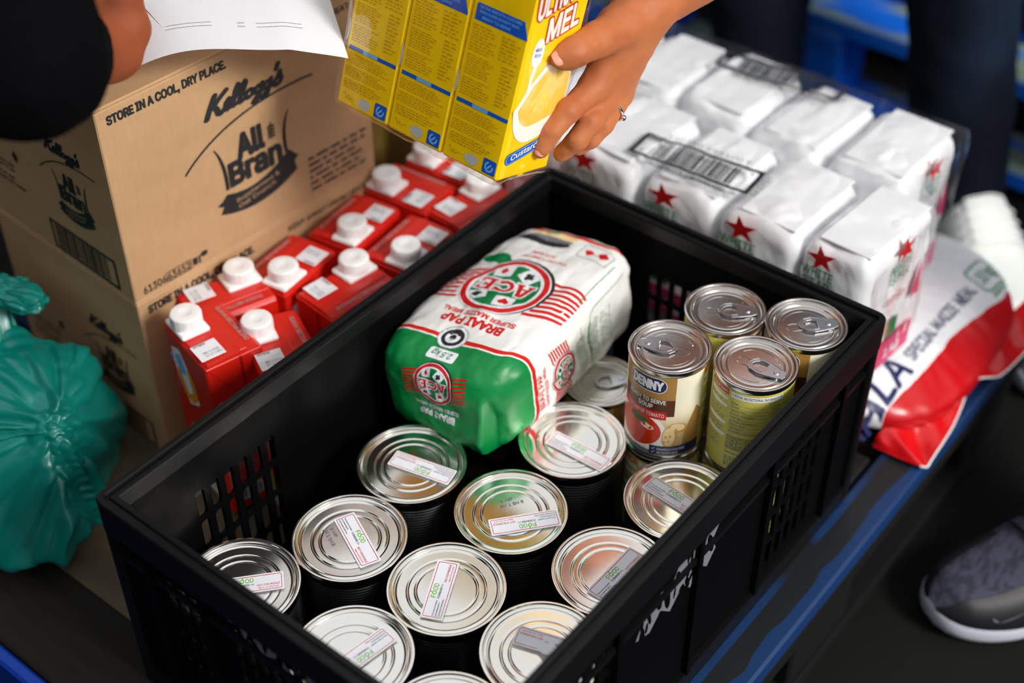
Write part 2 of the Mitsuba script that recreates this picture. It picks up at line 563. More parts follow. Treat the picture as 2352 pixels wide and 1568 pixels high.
fl_n = np.array([0.1, -0.1, 0.4]) - np.array([3.6, -.35, 2.9])
fl_n /= np.linalg.norm(fl_n)
fl_x = np.cross([0, 0, 1.0], fl_n)
fl_x /= np.linalg.norm(fl_x)
used.add('unseen_lamp')
put('unseen_lamp__housing', ply(box(-.60, .60, -.60, .60, -.20, -.012, .02), 'm_shoe_black'), frame([3.6, -.35, 2.9], fl_x, np.cross(fl_n, fl_x), fl_n))  # housing and post are added to carry the unseen lamp
put('unseen_lamp__post', ply(box(3.70, 3.80, -.41, -.31, 0, 2.86, .01), 'm_shoe_black'))

# ------------------------------------------------------------------ pallets
PT = .14


def pallet(name, label, m, x0, x1, y0, y1, ztop, mats, along='x', n=7, group=None):
    k = thing(name, label, 'pallet', group)
    w = (y1 - y0) if along == 'x' else (x1 - x0)
    pitch = w / n
    bw = pitch * .86
    for i in range(n):
        a = (y0 if along == 'x' else x0) + (w - bw) * i / (n - 1)
        b = box(x0, x1, a, a + bw, ztop - .022, ztop, .002) if along == 'x' else box(a, a + bw, y0, y1, ztop - .022, ztop, .002)
        put(f'{k}__deck_board', ply(b, mats[i % len(mats)]))
    for i in range(3):
        s = (x0 + (x1 - x0 - .1) * i / 2) if along == 'x' else (y0 + (y1 - y0 - .1) * i / 2)
        b = box(s, s + .1, y0, y1, ztop - .044, ztop - .022, .002) if along == 'x' else box(x0, x1, s, s + .1, ztop - .044, ztop - .022, .002)
        put(f'{k}__stringer', ply(b, mats[0]))
        b = box(s, s + .1, y0, y1, .0, .02, .002) if along == 'x' else box(x0, x1, s, s + .1, .0, .02, .002)
        put(f'{k}__base_board', ply(b, mats[0]))
        for j in range(3):
            t = (y0 + (y1 - y0 - .12) * j / 2) if along == 'x' else (x0 + (x1 - x0 - .12) * j / 2)
            b = box(s + .005, s + .095, t, t + .12, .02, ztop - .044, .003) if along == 'x' else box(t, t + .12, s + .005, s + .095, .02, ztop - .044, .003)
            put(f'{k}__block', ply(b, mats[0]))
    return k


pk = thing('wooden_pallet', 'worn blue painted wooden pallet carrying the crate, boxes and cartons', 'pallet')
for i, (a, b) in enumerate([(-.653, -.515), (-.50, -.37), (-.355, -.225), (-.21, -.08), (-.065, .065), (.08, .21), (.225, .36)]):
    put(f'{pk}__deck_board', ply(box(-.565, .384, a, b, PT - .022, PT, .002), 'm_deck'))
put(f'{pk}__edge_board', ply(box(.388, .435, -.653, .36, PT - .026, PT, .003), 'm_blue_board'))
put(f'{pk}__edge_board', ply(box(-.565, .435, -.668, -.654, PT - .08, PT - .004, .003), 'm_blue_paint'))
for x in (-.565, -.11, .335):
    put(f'{pk}__stringer', ply(box(x, x + .1, -.653, .36, PT - .048, PT - .026, .002), 'm_wood_dark'))
    put(f'{pk}__base_board', ply(box(x, x + .1, -.653, .36, 0, .02, .002), 'm_wood_dark'))
    for y in (-.65, -.16, .23):
        put(f'{pk}__block', ply(box(x + .004, x + .096, y, y + .12, .02, PT - .048, .003), 'm_wood_dark'))

bp = thing('wooden_pallet', 'blue wooden pallet with worn greenish top, on the floor behind the legs', 'pallet')
for a in (.80, .95, 1.10, 1.25, 1.40):
    put(f'{bp}__deck_board', ply(box(-1.1, .75, a, a + .10, .160, .188, .003), 'm_blue_worn'))
for a in (.80, 1.10, 1.40):
    put(f'{bp}__base_board', ply(box(-1.1, .75, a, a + .10, .018, .046, .003), 'm_blue_worn'))
    for x in (-1.1, -.47, -.16, .30, .65):
        put(f'{bp}__block', ply(box(x, x + .1, a + .004, a + .096, .046, .138, .003), 'm_blue_worn'))
for x in (-1.1, -.47, -.16, .30, .65):
    put(f'{bp}__stringer', ply(box(x, x + .1, .80, 1.50, .138, .160, .002), 'm_blue_worn'))

sh = thing('cardboard_sheet', 'flat brown cardboard sheet lying under the crate and the green bag', 'cardboard')
put(f'{sh}__sheet', ply(box(-.42, .375, -.563, -.02, PT, PT + .003, .0006), 'm_kraft_sheet'))

# ------------------------------------------------------------------ crates
RIM, W, LN = .385, .3955, .600
ZB = PT + .003


def slot(cx, cz, w, h):
    return rect(cx - w / 2, cz - h / 2, cx + w / 2, cz + h / 2, w * .45)


def wall_panel(length, sections, rows, z0, z1, thick=.004):
    """A wall in (along, z) with mesh sections of upright slots, extruded."""
    g = sg.box(0, z0, length, z1)
    holes = []
    for a, b in sections:
        n = int(round((b - a) / .0158))
        for i in range(n):
            for zc in rows:
                holes.append(slot(a + (i + .5) * (b - a) / n, zc, .0100, .0335))
    g = g.difference(unary_union(holes))
    return trimesh.creation.extrude_polygon(g, thick, engine='earcut')


def crate(name, label, group=None):
    k = thing(name, label, 'crate', group)
    h = RIM - ZB
    rows = [.052, .0895, .127, .1645]
    d = .009
    long = wall_panel(LN - 2 * d, [(.075, .175), (.405, .505)], rows, 0, h - .012)
    short = wall_panel(W - 2 * d, [(.055, .095), (.13, .25), (.285, .325)], rows, 0, h - .012)
    # along y, outward normal -x / +x
    m = np.eye(4)
    m[:3, 0], m[:3, 1], m[:3, 2], m[:3, 3] = (0, 1, 0), (0, 0, 1), (1, 0, 0), (d, -LN + d, 0)
    sh_long = moved(long, m)
    sh_long2 = moved(sh_long, np.array([[1, 0, 0, W - 2 * d - .004], [0, 1, 0, 0], [0, 0, 1, 0], [0, 0, 0, 1]]))
    m2 = np.eye(4)
    m2[:3, 0], m2[:3, 1], m2[:3, 2], m2[:3, 3] = (1, 0, 0), (0, 0, 1), (0, -1, 0), (d, -d, 0)
    sh_s = moved(short, m2)
    sh_s2 = moved(sh_s, np.array([[1, 0, 0, 0], [0, 1, 0, -LN + 2 * d + .004], [0, 0, 1, 0], [0, 0, 0, 1]]))
    out = {}
    for i, (nm, q) in enumerate([('wall', sh_long), ('wall', sh_long2), ('wall', sh_s), ('wall', sh_s2)]):
        out[f'wall{i}'] = (nm, ply(q, 'm_black_plastic_rough'))
    fl = sg.box(d, -LN + d, W - d, -d)
    fh = [rect(x, y, x + .026, y + .026, .004) for x in np.arange(.03, W - .05, .034) for y in np.arange(-LN + .03, -.05, .034)]
    out['floor'] = ('floor_grid', ply(moved(trimesh.creation.extrude_polygon(fl.difference(unary_union(fh)), .006, engine='earcut'), np.array([[1, 0, 0, 0], [0, 1, 0, 0], [0, 0, 1, .006], [0, 0, 0, 1]])), 'm_black_plastic_rough'))
    prof = [(.0, h - .034), (.0, h - .0015), (.0012, h), (.0058, h), (.0066, h - .0012), (.0072, h - .004), (.0095, h - .004), (.0102, h - .0022), (.0110, h - .0015), (.0150, h - .0015), (.0160, h - .003),
            (.0160, h - .018), (.0135, h - .018), (.0135, h - .010), (.0028, h - .010), (.0028, h - .034)]
    out['rim'] = ('rim', ply(ring_loft(prof, 0, W, -LN, 0, .010), 'm_black_plastic', 25))
    low = [(.004, .0), (.004, .022), (.0092, .022), (.0092, .0)]
    out['base'] = ('base_band', ply(ring_loft(low, 0, W, -LN, 0, .010), 'm_black_plastic', 25))
    mid = [(.0055, .172), (.0055, .178), (.0092, .178), (.0092, .172)]
    out['mid'] = ('rib', ply(ring_loft(mid, 0, W, -LN, 0, .010), 'm_black_plastic', 25))
    nr = 0
    for y in (-.06, -.185, -.30, -.415, -.535):
        for x0, x1 in ((.003, .0092), (W - .0092, W - .003)):
            nr += 1
            out[f'rib{nr}'] = ('rib', ply(box(x0, x1, y - .003, y + .003, .02, h - .03), 'm_black_plastic_rough'))
    for x in (.05, .115, .28, .345):
        for y0, y1 in ((-LN + .003, -LN + .0092), (-.0092, -.003)):
            nr += 1
            out[f'rib{nr}'] = ('rib', ply(box(x - .003, x + .003, y0, y1, .02, h - .03), 'm_black_plastic_rough'))
    for x, y in ((.0, -LN), (W, -LN), (W, 0), (0, 0)):
        sx, sy = (1 if x == 0 else -1), (1 if y < -.1 else -1)
        xs, ys = sorted((x + sx * .002, x + sx * .014)), sorted((y + sy * .002, y + sy * .014))
        out[f'post{x}{y}'] = ('corner_post', ply(rbox(xs[0], xs[1], ys[0], ys[1], .001, h - .03, .004, 10), 'm_black_plastic', 30))
    return k, list(out.values())


ck, cparts = crate('plastic_crate', 'black plastic mesh crate filled with tins and a maize meal bag')
for nm, s in cparts:
    put(f'{ck}__{nm}', s, place(0, 0, ZB))
# torn white label remains on two walls
for pts, fn in (([(.118, .352), (.131, .341), (.136, .330), (.150, .333), (.156, .322), (.170, .330), (.178, .318), (.196, .328), (.205, .312), (.226, .326), (.240, .334), (.228, .345), (.205, .338), (.19, .347), (.172, .343), (.16, .349), (.14, .346)],
                 plane((0, -LN + .0088, 0), (1, 0, 0), (0, 0, 1))),
                ([(-.385, .292), (-.375, .312), (-.36, .308), (-.352, .322), (-.335, .318), (-.325, .336), (-.31, .326), (-.298, .340), (-.285, .330), (-.27, .345), (-.262, .338), (-.275, .318), (-.268, .302), (-.280, .288), (-.292, .300), (-.305, .284), (-.318, .300), (-.335, .282), (-.35, .298), (-.365, .284)],
                 plane((W - .0088, 0, 0), (0, 1, 0), (0, 0, 1)))):
    pr = Print()
    g = sg.Polygon(pts).buffer(0)
    r = np.random.default_rng(len(pts))
    b = g.bounds
    for _ in range(26):
        cx, cz = b[0] + r.random() * (b[2] - b[0]), b[1] + r.random() * (b[3] - b[1])
        g = g.difference(sa.rotate(disc(cx, cz, .0016 + .003 * r.random(), .004 + .012 * r.random()), -20 + 50 * r.random()))
    pr.add('grey_ink', g)
    for c, s in pr.shapes(fn, eps=.0003).items():
        put(f'{ck}__torn_label', s)

bc, bparts = crate('plastic_crate', 'black plastic crate standing on the blue pallet behind the legs')
for nm, s in bparts:
    put(f'{bc}__{nm}', s, T().translate([.30, 1.33, .188]) @ T().rotate([0, 0, 1], -90))

# ------------------------------------------------------------------ large tins
RL, HL, ZL = .0507, .116, .277


def tin_lid(r, rings, dip=.0030):
    pr = [(r - .0006, -.0045), (r + .0004, -.0038), (r + .0006, -.0012), (r + .0001, -.0002), (r - .0008, 0), (r - .0020, -.0002), (r - .0028, -.0012), (r - .0032, -dip)]
    pr += [(r - .0045, -dip - .0003)]
    z = -dip - .0003
    for a, b, dz in rings:
        for t in np.linspace(0, 1, 8):
            pr.append((a + (b - a) * t, z + dz * .5 * (1 - math.cos(2 * math.pi * t))))
    pr += [(.0001, z)]
    return lathe(pr[::-1], 96)


lid_large = ply(tin_lid(RL, [(.0462, .0420, .0011), (.0352, .0316, -.00075), (.0282, .0246, -.00075)]), 'm_tin', 40)
pb = [(.0001, -HL), (RL - .002, -HL), (RL, -HL + .001), (RL, -HL + .004), (RL - .0016, -HL + .006)]
for i in range(26):
    z = -HL + .016 + i * .0034
    pb += [(RL - .0016, z), (RL - .0024, z + .0012)]
pb += [(RL - .0016, -.008), (RL - .0012, -.0045), (RL - .001, -.004)]
body_large = ply(lathe(pb, 64), 'm_tin_side_shaded', 30)

stk = Print()
stk.add('sticker', rect(-.0315, -.0098, .0315, .0098, .0012))
g = rect(-.0298, -.0082, .0298, .0082, .0014)
stk.add('red_ink', outline(g, .00055), 2)
stk.add('red_ink', text('NOT FOR RESALE', .0085, -.0035, .0019, .0195), 2).add('red_ink', text('Report : 021 531 5678', .0095, -.0062, .0012, .0172), 2)
fo = text('F', -.0095, .0018, .0042, .0030).union(text('OD', -.0013, .0018, .0042, .0072)).union(ring(-.0040, .0038, .0012, .0021)).union(stroke([(-.0036, .0062), (-.0026, .0078)], .0009))
stk.add('lime_ink', fo, 2)
stk.add('black_ink', text('FORWARD', -.0095, -.0018, .0020, .0120), 2).add('black_ink', text('SA', .0033, -.0018, .0019, .0028, bold=False), 2)
stk.add('black_ink', text('This product is donated', -.0285, -.0008, .0012, .0165), 2).add('black_ink', text('and redistributed by', -.0285, -.0034, .0012, .0145), 2)
stk.add('black_ink', text('FoodForward South Africa', -.0285, -.0060, .0012, .0185), 2)
stk_shapes = stk.shapes(plane((0, 0, 0), (1, 0, 0), (0, 1, 0)), eps=.00015)
TINS = [
    ('A', .0827, -.5327, .0043, .0026, 48.8, 'large shiny tin nearest the left crate corner, sticker cut by the rim'),
    ('B', .1192, -.4371, .0067, .0022, -24.6, 'large tin at the left crate wall, sticker slanting down its lid, faint date stamp'),
    ('C', .2110, -.3255, .0177, -.0025, -129.6, 'large middle tin, lid half mirroring green, sticker near its lower right edge'),
    ('D', .2228, -.4276, -.0036, -.0043, 116.8, 'large pale shining tin in front with its sticker standing upright on the lid'),
    ('E', .3209, -.3262, .0062, .0013, 89.6, 'large tin with beige mirrored lid, partly hidden by the right crate wall'),
    ('F', .3258, -.4288, .0026, .0095, -161.8, 'large tin with a torn curling sticker beside the right crate wall'),
    ('G', .1021, -.3361, .0108, .0021, -166.8, 'large tin with green mirrored lid, below the green end of the maize meal bag'),
    ('H', .1999, -.2194, .0131, -.0080, 1.9, 'large tin with brownish lid, beside the maize meal bag and the soup tins'),
    ('I', .3217, -.2204, -.0043, -.0008, -3.9, 'large brownish tin in front of the soup tins, cut by the right crate wall'),
    ('K', .2078, -.5279, .0045, .0048, -97.9, 'large pale tin at the front crate wall with its sticker cut by the rim'),
    ('L', .3110, -.5310, None, None, 0, 'large tin at the bottom picture edge, only its lid rim showing')]
for nm, x, y, sx, sy, ang, lab in TINS:
    k = thing('food_tin', lab, 'tin can', 'large unlabelled tins in the crate')
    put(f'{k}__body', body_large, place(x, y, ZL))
    put(f'{k}__lid', lid_large, place(x, y, ZL, 17 * (ord(nm) - 60)))
    if sx is not None:
        tw = place(x + sx, y + sy, ZL - .0015 + (.0 if nm != 'F' else .001), ang)
        first = True
        for c, s in stk_shapes.items():
            if c == 'sticker':
                sk = put(f'{k}__sticker', s, tw)
        for c, s in stk_shapes.items():
            if c != 'sticker':
                put(f'{sk}__{NAMES[c]}', s, tw)
    if nm == 'F':
        c0 = np.array([x + sx - .004, y + sy - .006, ZL + .0002])
        u = np.linspace(0, 1, 8)
        curl = [(c0 + [.016 * t, -.004 * t, .009 * t * t]) for t in u]
        v = np.array([[p + np.array([.003, .009, 0]) * (1 - .4 * t), p - np.array([.003, .005, 0])] for p, t in zip(curl, u)]).reshape(-1, 3)
        f = [[2 * i, 2 * i + 1, 2 * i + 3] for i in range(7)] + [[2 * i, 2 * i + 3, 2 * i + 2] for i in range(7)]
        put(f'{k}__sticker_curl', ply(trimesh.Trimesh(v, f, process=False), 'm_sticker', True))
    if nm in 'BC':
        st = Print().add('grey_ink', text('2 HP', -.012, .004, .0030, .012, rot=8)).add('grey_ink', text('8H 1 SH R', -.013, -.002, .0034, .022, rot=6))
        for c, s in st.shapes(plane((0, 0, 0), (1, 0, 0), (0, 1, 0))).items():
            put(f'{k}__date_stamp', s, place(x - (.014 if nm == 'B' else .004), y + (-.012 if nm == 'B' else .010), ZL - .0032, -30 if nm == 'B' else 50))

# ------------------------------------------------------------------ soup tins
RS, HS = .0372, .110
lid_s = tin_lid(RS, [(.0312, .0290, .0011), (.0265, .0245, -.0005)], .0036)
ZP = -.0039
arcs = []
for r, a0, a1 in ((.0215, 40, 150), (.0215, 210, 320)):
    a = np.radians(np.linspace(a0, a1, 18))
    arcs.append(tube(np.stack([r * np.cos(a), r * np.sin(a), 0 * a + ZP], 1), .0006, 6))
fw = [(-.004, .0042), (-.012, .0050), (-.0165, .0035), (-.018, 0), (-.0165, -.0035), (-.012, -.0050), (-.004, -.0042)]
arcs.append(tube(np.array([(x, y, ZP) for x, y in fw]), .0006, 6))
for y in (.009, -.009):
    arcs.append(tube(np.array([(.018, y, ZP), (.022, y * .8, ZP), (.0245, y * .55, ZP)]), .0007, 6))
lid_soup = ply(cat(lid_s, *arcs), 'm_tin_dull', 40)
tabo = sg.Polygon([(.0285, 0), (.0275, .0035), (.0235, .0058), (.013, .0085), (.006, .0095), (-.001, .0078), (-.0045, .004), (-.0056, 0)]
                  + [(-.0045, -.004), (-.001, -.0078), (.006, -.0095), (.013, -.0085), (.0235, -.0058), (.0275, -.0035)]).buffer(.0004, quad_segs=4)
tabi = sg.Polygon([(.0105, .0058), (.006, .0066), (.0012, .0056), (-.0020, .0028), (-.0030, 0), (-.0020, -.0028), (.0012, -.0056), (.006, -.0066), (.0105, -.0058)]).buffer(.0004)
tab_m = trimesh.creation.extrude_polygon(tabo.difference(tabi), .0013, engine='earcut')
tab_rim = [tube(np.array([(x, y, .0010) for x, y in list(c.coords)]), .0009, 6) for c in (tabo.exterior, tabi.exterior)]
tab_m = cat(tab_m, *tab_rim, moved(lathe([(.0001, .0022), (.0022, .0022), (.003, .0012)][::-1], 16), np.array([[1, 0, 0, .0205], [0, 1, 0, 0], [0, 0, 1, 0], [0, 0, 0, 1.]])))
tab = ply(tab_m, 'm_tab', 30)
sb = [(.0001, -HS), (RS - .002, -HS), (RS, -HS + .001), (RS + .0002, -HS + .003), (RS - .0008, -HS + .0045), (RS - .0010, -.006), (RS - .0004, -.0045)]
body_soup = ply(lathe(sb, 72), 'm_tin_dull', 30)
RLab = RS - .0008
lab_mesh = lathe([(RLab, -HS + .006), (RLab, -.0065)], 72)
lab_yellow = ply(lab_mesh, 'm_pale_yellow', True)
H0 = -HS + .006
HT = HS - .0125
# front print: arc 0 is the middle of the front panel, v from the bottom of the label
fp = Print()
BR = .0172
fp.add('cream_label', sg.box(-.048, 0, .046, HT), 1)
fp.add('tan_label', sg.box(-.040, HT * .60, BR, HT), 2)
fp.add('tan_label', sg.Polygon([(.026, 0), (.046, 0), (.046, .05), (.040, .058), (.034, .045), (.028, .03)]), 2)
fp.add('dark_brown', sg.box(-.040, HT * .52, BR, HT * .725), 3)
fp.add('red_ink', sg.box(-.040, HT * .475, .0100, HT * .575), 4)
ov = rect(-.0300, HT * .80, .0090, HT * .98, .0085)
fp.add('white', ov, 3).add('navy_ink', ov.buffer(-.0007), 4)
fp.add('white', text('DENNY', -.0105, HT * .84, .0095, .0315, anchor='c').buffer(.0005), 5)
fp.add('white', text('READY TO SERVE', -.0105, HT * .672, .0046, .0385, anchor='c'), 5).add('white', text('SOUP', -.0105, HT * .598, .0050, .0150, anchor='c'), 5)
fp.add('white', text('CREAM OF TOMATO', -.0110, HT * .503, .0044, .038, bold=False, anchor='c'), 6)
fp.add('cream', disc(-.0175, HT * .262, .0300, .0270).intersection(sg.box(-.048, .0, .04, HT * .475)), 3)
fp.add('grey_ink', disc(-.019, HT * .03, .022, .004).intersection(sg.box(-.048, .0, .04, .02)), 4)
fp.add('soup', disc(-.0185, HT * .300, .0250, .0200).intersection(sg.box(-.048, 0, .04, HT * .475)), 5)
fp.add('cream', ring(-.009, HT * .365, .0028, .0044, .7).union(ring(-.005, HT * .35, .0032, .0044, .6)), 6)
for a, b, r in ((-.022, .435, .0048), (-.016, .445, .0040), (-.010, .43, .0036), (-.018, .405, .0044), (-.012, .40, .0034)):
    fp.add('herb', sa.rotate(disc(a, HT * b, r, r * .6), 40 * r * 1000), 7)
fp.add('toast', disc(.0145, HT * .255, .0072, .0140).union(sa.rotate(disc(.0220, HT * .37, .0090, .0062), -15)), 4)
fp.add('crumb', disc(.0138, HT * .26, .0056, .0116).union(sa.rotate(disc(.0215, HT * .38, .0070, .0044), -15)), 5)
for a, b in ((.011, .26), (.0135, .2), (.010, .19), (.02, .345), (.015, .27)):
    fp.add('toast', disc(a, HT * b, .0012, .0016), 6)
fp.add('navy_ink', sg.box(-.0032, .002, .046, HT * .135), 6)
fp.add('white', text('PRESERVATIVE FREE', .004, .0080, .0024, .026), 7).add('white', text('NO ADDED MSG', .004, .0037, .0024, .019), 7)
for y in (.0085, .0042):
    fp.add('white', stroke([(-.0012, y + .001), (-.0002, y), (.0018, y + .0022)], .0006), 7)
# back panel: directions, nutrition table, storage
fp.add('red_ink', sg.box(.049, HT * .92, .073, HT * .985), 2).add('white', text('CREAM OF TOMATO', .0505, HT * .937, .0028, .0215), 3)
for yy in (.85, .76, .55, .40):
    fp.add('white', sg.box(.049, HT * yy, .073, HT * yy + .0034), 2)
for i, (y0, y1) in enumerate(((.80, .845), (.60, .75), (.44, .54), (.22, .39))):
    fp.add('grey_ink', textblock(.050, HT * y0, .0715, HT * y1, max(2, int((y1 - y0) * 40)), 40 + i, .35), 2)
fp.add('white', sg.box(.0755, HT * .915, .124, HT * .975), 2).add('black_ink', text('TYPICAL NUTRITIONAL INFORMATION', .0765, HT * .932, .0026, .0465), 3)
fp.add('grey_ink', text('Per 100 g', .110, HT * .885, .0018, .010), 2)
for i, w in enumerate(('Energy', 'Protein', 'Carbohydrate', 'of which total sugar', 'Total fat', 'of which saturated fat', 'Dietary fibre', 'Total Sodium', 'Information for ready to eat')):
    y = HT * (.845 - i * .043)
    fp.add('black_ink', text(w, .0765, y, .0021, len(w) * .00115, bold=False), 2).add('grey_ink', sg.box(.0760, y - .0009, .124, y - .0006), 2)
    if i < 8:
        fp.add('black_ink', text('%d.%d g' % (i + 1, (i * 7) % 10), .115, y, .0019, bold=False), 2)
for i, w in enumerate(('STORAGE INSTRUCTIONS', 'STORE IN A COOL, DRY PLACE', 'STORE IN AN AIRTIGHT', 'REFRIGERATE AFTER OPENING')):
    fp.add('black_ink', text(w, .0755, HT * (.41 - i * .045), .0036, .00150 * len(w)), 2)
fp.add('black_ink', text('PRODUCED IN SOUTH AFRICA', .0755, HT * .22, .0020, .030), 2)
fp.add('black_ink', textblock(.0755, HT * .05, .115, HT * .19, 6, 77, .4), 2)
soup_print = fp.shapes(cyl(RLab, H0), size=.004, eps=.00006, smooth=True)


def soup(x, y, z, face, tabdir, lab, group):
    k = thing('soup_tin', lab, 'tin can', group)
    tw = place(x, y, z, face)
    put(f'{k}__body', body_soup, tw)
    put(f'{k}__lid', lid_soup, place(x, y, z, tabdir))
    put(f'{k}__ring_pull', tab, place(x, y, z + ZP + .0012, tabdir))
    lk = put(f'{k}__paper_label', lab_yellow, tw)
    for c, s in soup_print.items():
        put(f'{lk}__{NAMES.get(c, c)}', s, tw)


ZS = RIM - .002
GU = 'soup tins standing in the crate'
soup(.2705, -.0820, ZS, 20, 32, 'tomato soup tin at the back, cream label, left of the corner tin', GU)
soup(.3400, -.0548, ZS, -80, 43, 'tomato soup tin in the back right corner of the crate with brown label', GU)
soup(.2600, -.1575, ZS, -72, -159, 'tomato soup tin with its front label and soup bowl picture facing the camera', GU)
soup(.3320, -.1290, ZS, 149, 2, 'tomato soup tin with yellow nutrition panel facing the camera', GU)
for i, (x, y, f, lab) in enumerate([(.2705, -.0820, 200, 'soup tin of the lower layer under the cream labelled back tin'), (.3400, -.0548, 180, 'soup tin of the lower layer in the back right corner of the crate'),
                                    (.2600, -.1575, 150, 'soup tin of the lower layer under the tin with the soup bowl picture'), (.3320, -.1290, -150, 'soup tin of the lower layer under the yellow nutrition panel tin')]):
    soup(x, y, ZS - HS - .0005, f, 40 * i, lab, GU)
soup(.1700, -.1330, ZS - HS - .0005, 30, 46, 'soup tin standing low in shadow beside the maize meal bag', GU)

# ------------------------------------------------------------------ maize meal bag (2.5 kg) lying on the tins
BA, BB, BC, BN = .0755, .128, .0495, 5.0
ca, sa_ = math.cos(math.radians(7)), math.sin(math.radians(7))
cr, sr = math.cos(math.radians(6)), math.sin(math.radians(6))
BROT = np.array([[ca, -sa_, 0], [sa_, ca, 0], [0, 0, 1]]) @ np.array([[cr, 0, -sr], [0, 1, 0], [sr, 0, cr]])
BCEN = np.array([.0825, -.163, .3115])


def bag_warp(p):
    """Slack paper: a narrower back end, soft creases, the folded corner of the near end."""
    p = p.copy()
    y = p[:, 1] / BB
    k = 1 - .22 * np.clip(y + .1, 0, 1)
    p[:, 0] *= np.where(p[:, 0] < 0, k, 1.0)
    p[:, 0] += .005 * y
    q = p * [1, 1, 1]
    w = (meshkit.fbm(q * 22 + 5, 3, 3) - .5) * .010 + (np.abs(meshkit.fbm(q * [55, 22, 55] + 9, 3, 8) - .5)) * .007
    n = p / (np.abs(p) / [BA, BB, BC]).max(1, keepdims=True).clip(1e-6) / np.array([BA, BB, BC])
    nn = np.sign(p) * (np.abs(p) / [BA, BB, BC]) ** 5
    nn /= np.linalg.norm(nn, axis=1, keepdims=True) + 1e-9
    p = p + nn * w[:, None]
    end = np.clip((-y - .72) / .25, 0, 1)
    xs = p[:, 0]
    fold = np.clip((xs - .047) / .004, 0, 1) * np.clip(1 - (xs - .047) / .03, 0, 1) * np.clip((.026 - p[:, 2]) / .03, 0, 1)
    p[:, 1] += .014 * end * fold
    flap = np.exp(-((xs - .0445) / .004) ** 2) * np.clip((.02 - p[:, 2]) / .05, 0, 1)
    p[:, 1] -= .005 * end * flap
    low = np.clip(-p[:, 2] / BC, 0, 1)
    p[:, 1] -= .012 * end * low * np.clip((xs + .03) / .07, 0, 1)
    p[:, 2] -= .009 * end * low * np.clip((xs + .01) / .05, 0, 1) * np.clip((.07 - xs) / .02, 0, 1)
    return p


def bag_world(p):
    return bag_warp(p) @ BROT.T + BCEN


bv, bf = superquad(BA, BB, BC, BN, (56, 88, 36))
bag_uv = np.stack([bv[:, 1], bv[:, 0]], 1)


def bag_col(p, n, uv):
    y = uv.x - .012 * smoothstep(.045, .072, uv.y)
    near = dr.select(y < -.0905, mi.Float(1), mi.Float(0))
    white = mi.Color3f(*srgb(232, 232, 230))
    c = mix(white, mi.Color3f(*srgb(0, 128, 62)), near)
    c = mix(c, mi.Color3f(*srgb(205, 30, 20)), dr.select((y > -.0885) & (y < -.0835), mi.Float(1), mi.Float(0)))
    c = mix(c, mi.Color3f(*srgb(205, 30, 20)), dr.select((y > .108) & (y < .114), mi.Float(1), mi.Float(0)))
    return mix(c, mi.Color3f(*srgb(0, 128, 62)), dr.select(y > .116, mi.Float(1), mi.Float(0)))


mat('m_maize_paper', proc(bag_col), .42)
mb = thing('maize_meal_bag', 'white and green paper maize meal bag lying across the tins in the crate', 'maize meal bag')
put(f'{mb}__bag', ply(trimesh.Trimesh(bag_world(bv), bf, process=False), 'm_maize_paper', True, uv=bag_uv))


def bag_face(axis, sgn, R, U):
    """Print on one side: uv -> the two local axes R and U, the third from the bag's shape."""
    half = np.array([BA, BB, BC])

    def fn(uv):
        p = uv[:, :1] * np.array(R, float) + uv[:, 1:2] * np.array(U, float)
        o = [i for i in range(3) if i != axis]
        rest = np.clip(1 - (np.abs(p[:, o] / half[o]).clip(0, 1) ** BN).sum(1), 1e-4, None)
        p[:, axis] = sgn * half[axis] * rest ** (1 / BN)
        e = np.zeros(3)
        e[axis] = sgn
        h = 1e-4
        n = np.sign(p) * (np.abs(p) / half) ** (BN - 1) / half
        n /= np.linalg.norm(n, axis=1, keepdims=True)
        n = n @ BROT.T
        return bag_world(p), n
    return fn


_t = np.linspace(0, np.pi, 4001)
_py = BB * np.sign(np.cos(_t)) * np.abs(np.cos(_t)) ** (2 / BN)
_pz = BC * np.abs(np.sin(_t)) ** (2 / BN)
_t2 = np.linspace(np.pi / 2, 3 * np.pi / 2, 8001)
_py2 = -BB * np.abs(np.cos(_t2)) ** (2 / BN)
_pz2 = BC * np.sign(np.sin(_t2)) * np.abs(np.sin(_t2)) ** (2 / BN)
_ps = np.concatenate([[0], np.cumsum(np.hypot(np.diff(_py2), np.diff(_pz2)))])


def bag_strip(uv):
    """Print that runs over the top and down the near end: v is the length along the paper from the middle of the top."""
    x, v = -uv[:, 0], uv[:, 1]
    y = np.where(v < 0, -v, np.interp(v, _ps, _py2))
    z = np.where(v < 0, BC * (1 - np.abs(np.clip(v / BB, -1, 0)) ** BN) ** (1 / BN), np.interp(v, _ps, _pz2))
    k = np.clip(1 - np.abs(x / BA).clip(0, 1) ** BN, 1e-4, None) ** (1 / BN)
    p = np.stack([x, y * k, z * k], 1)
    half = np.array([BA, BB, BC])
    n = np.sign(p) * (np.abs(p) / half) ** (BN - 1) / half
    n /= np.linalg.norm(n, axis=1, keepdims=True)
    return bag_world(p), n @ BROT.T


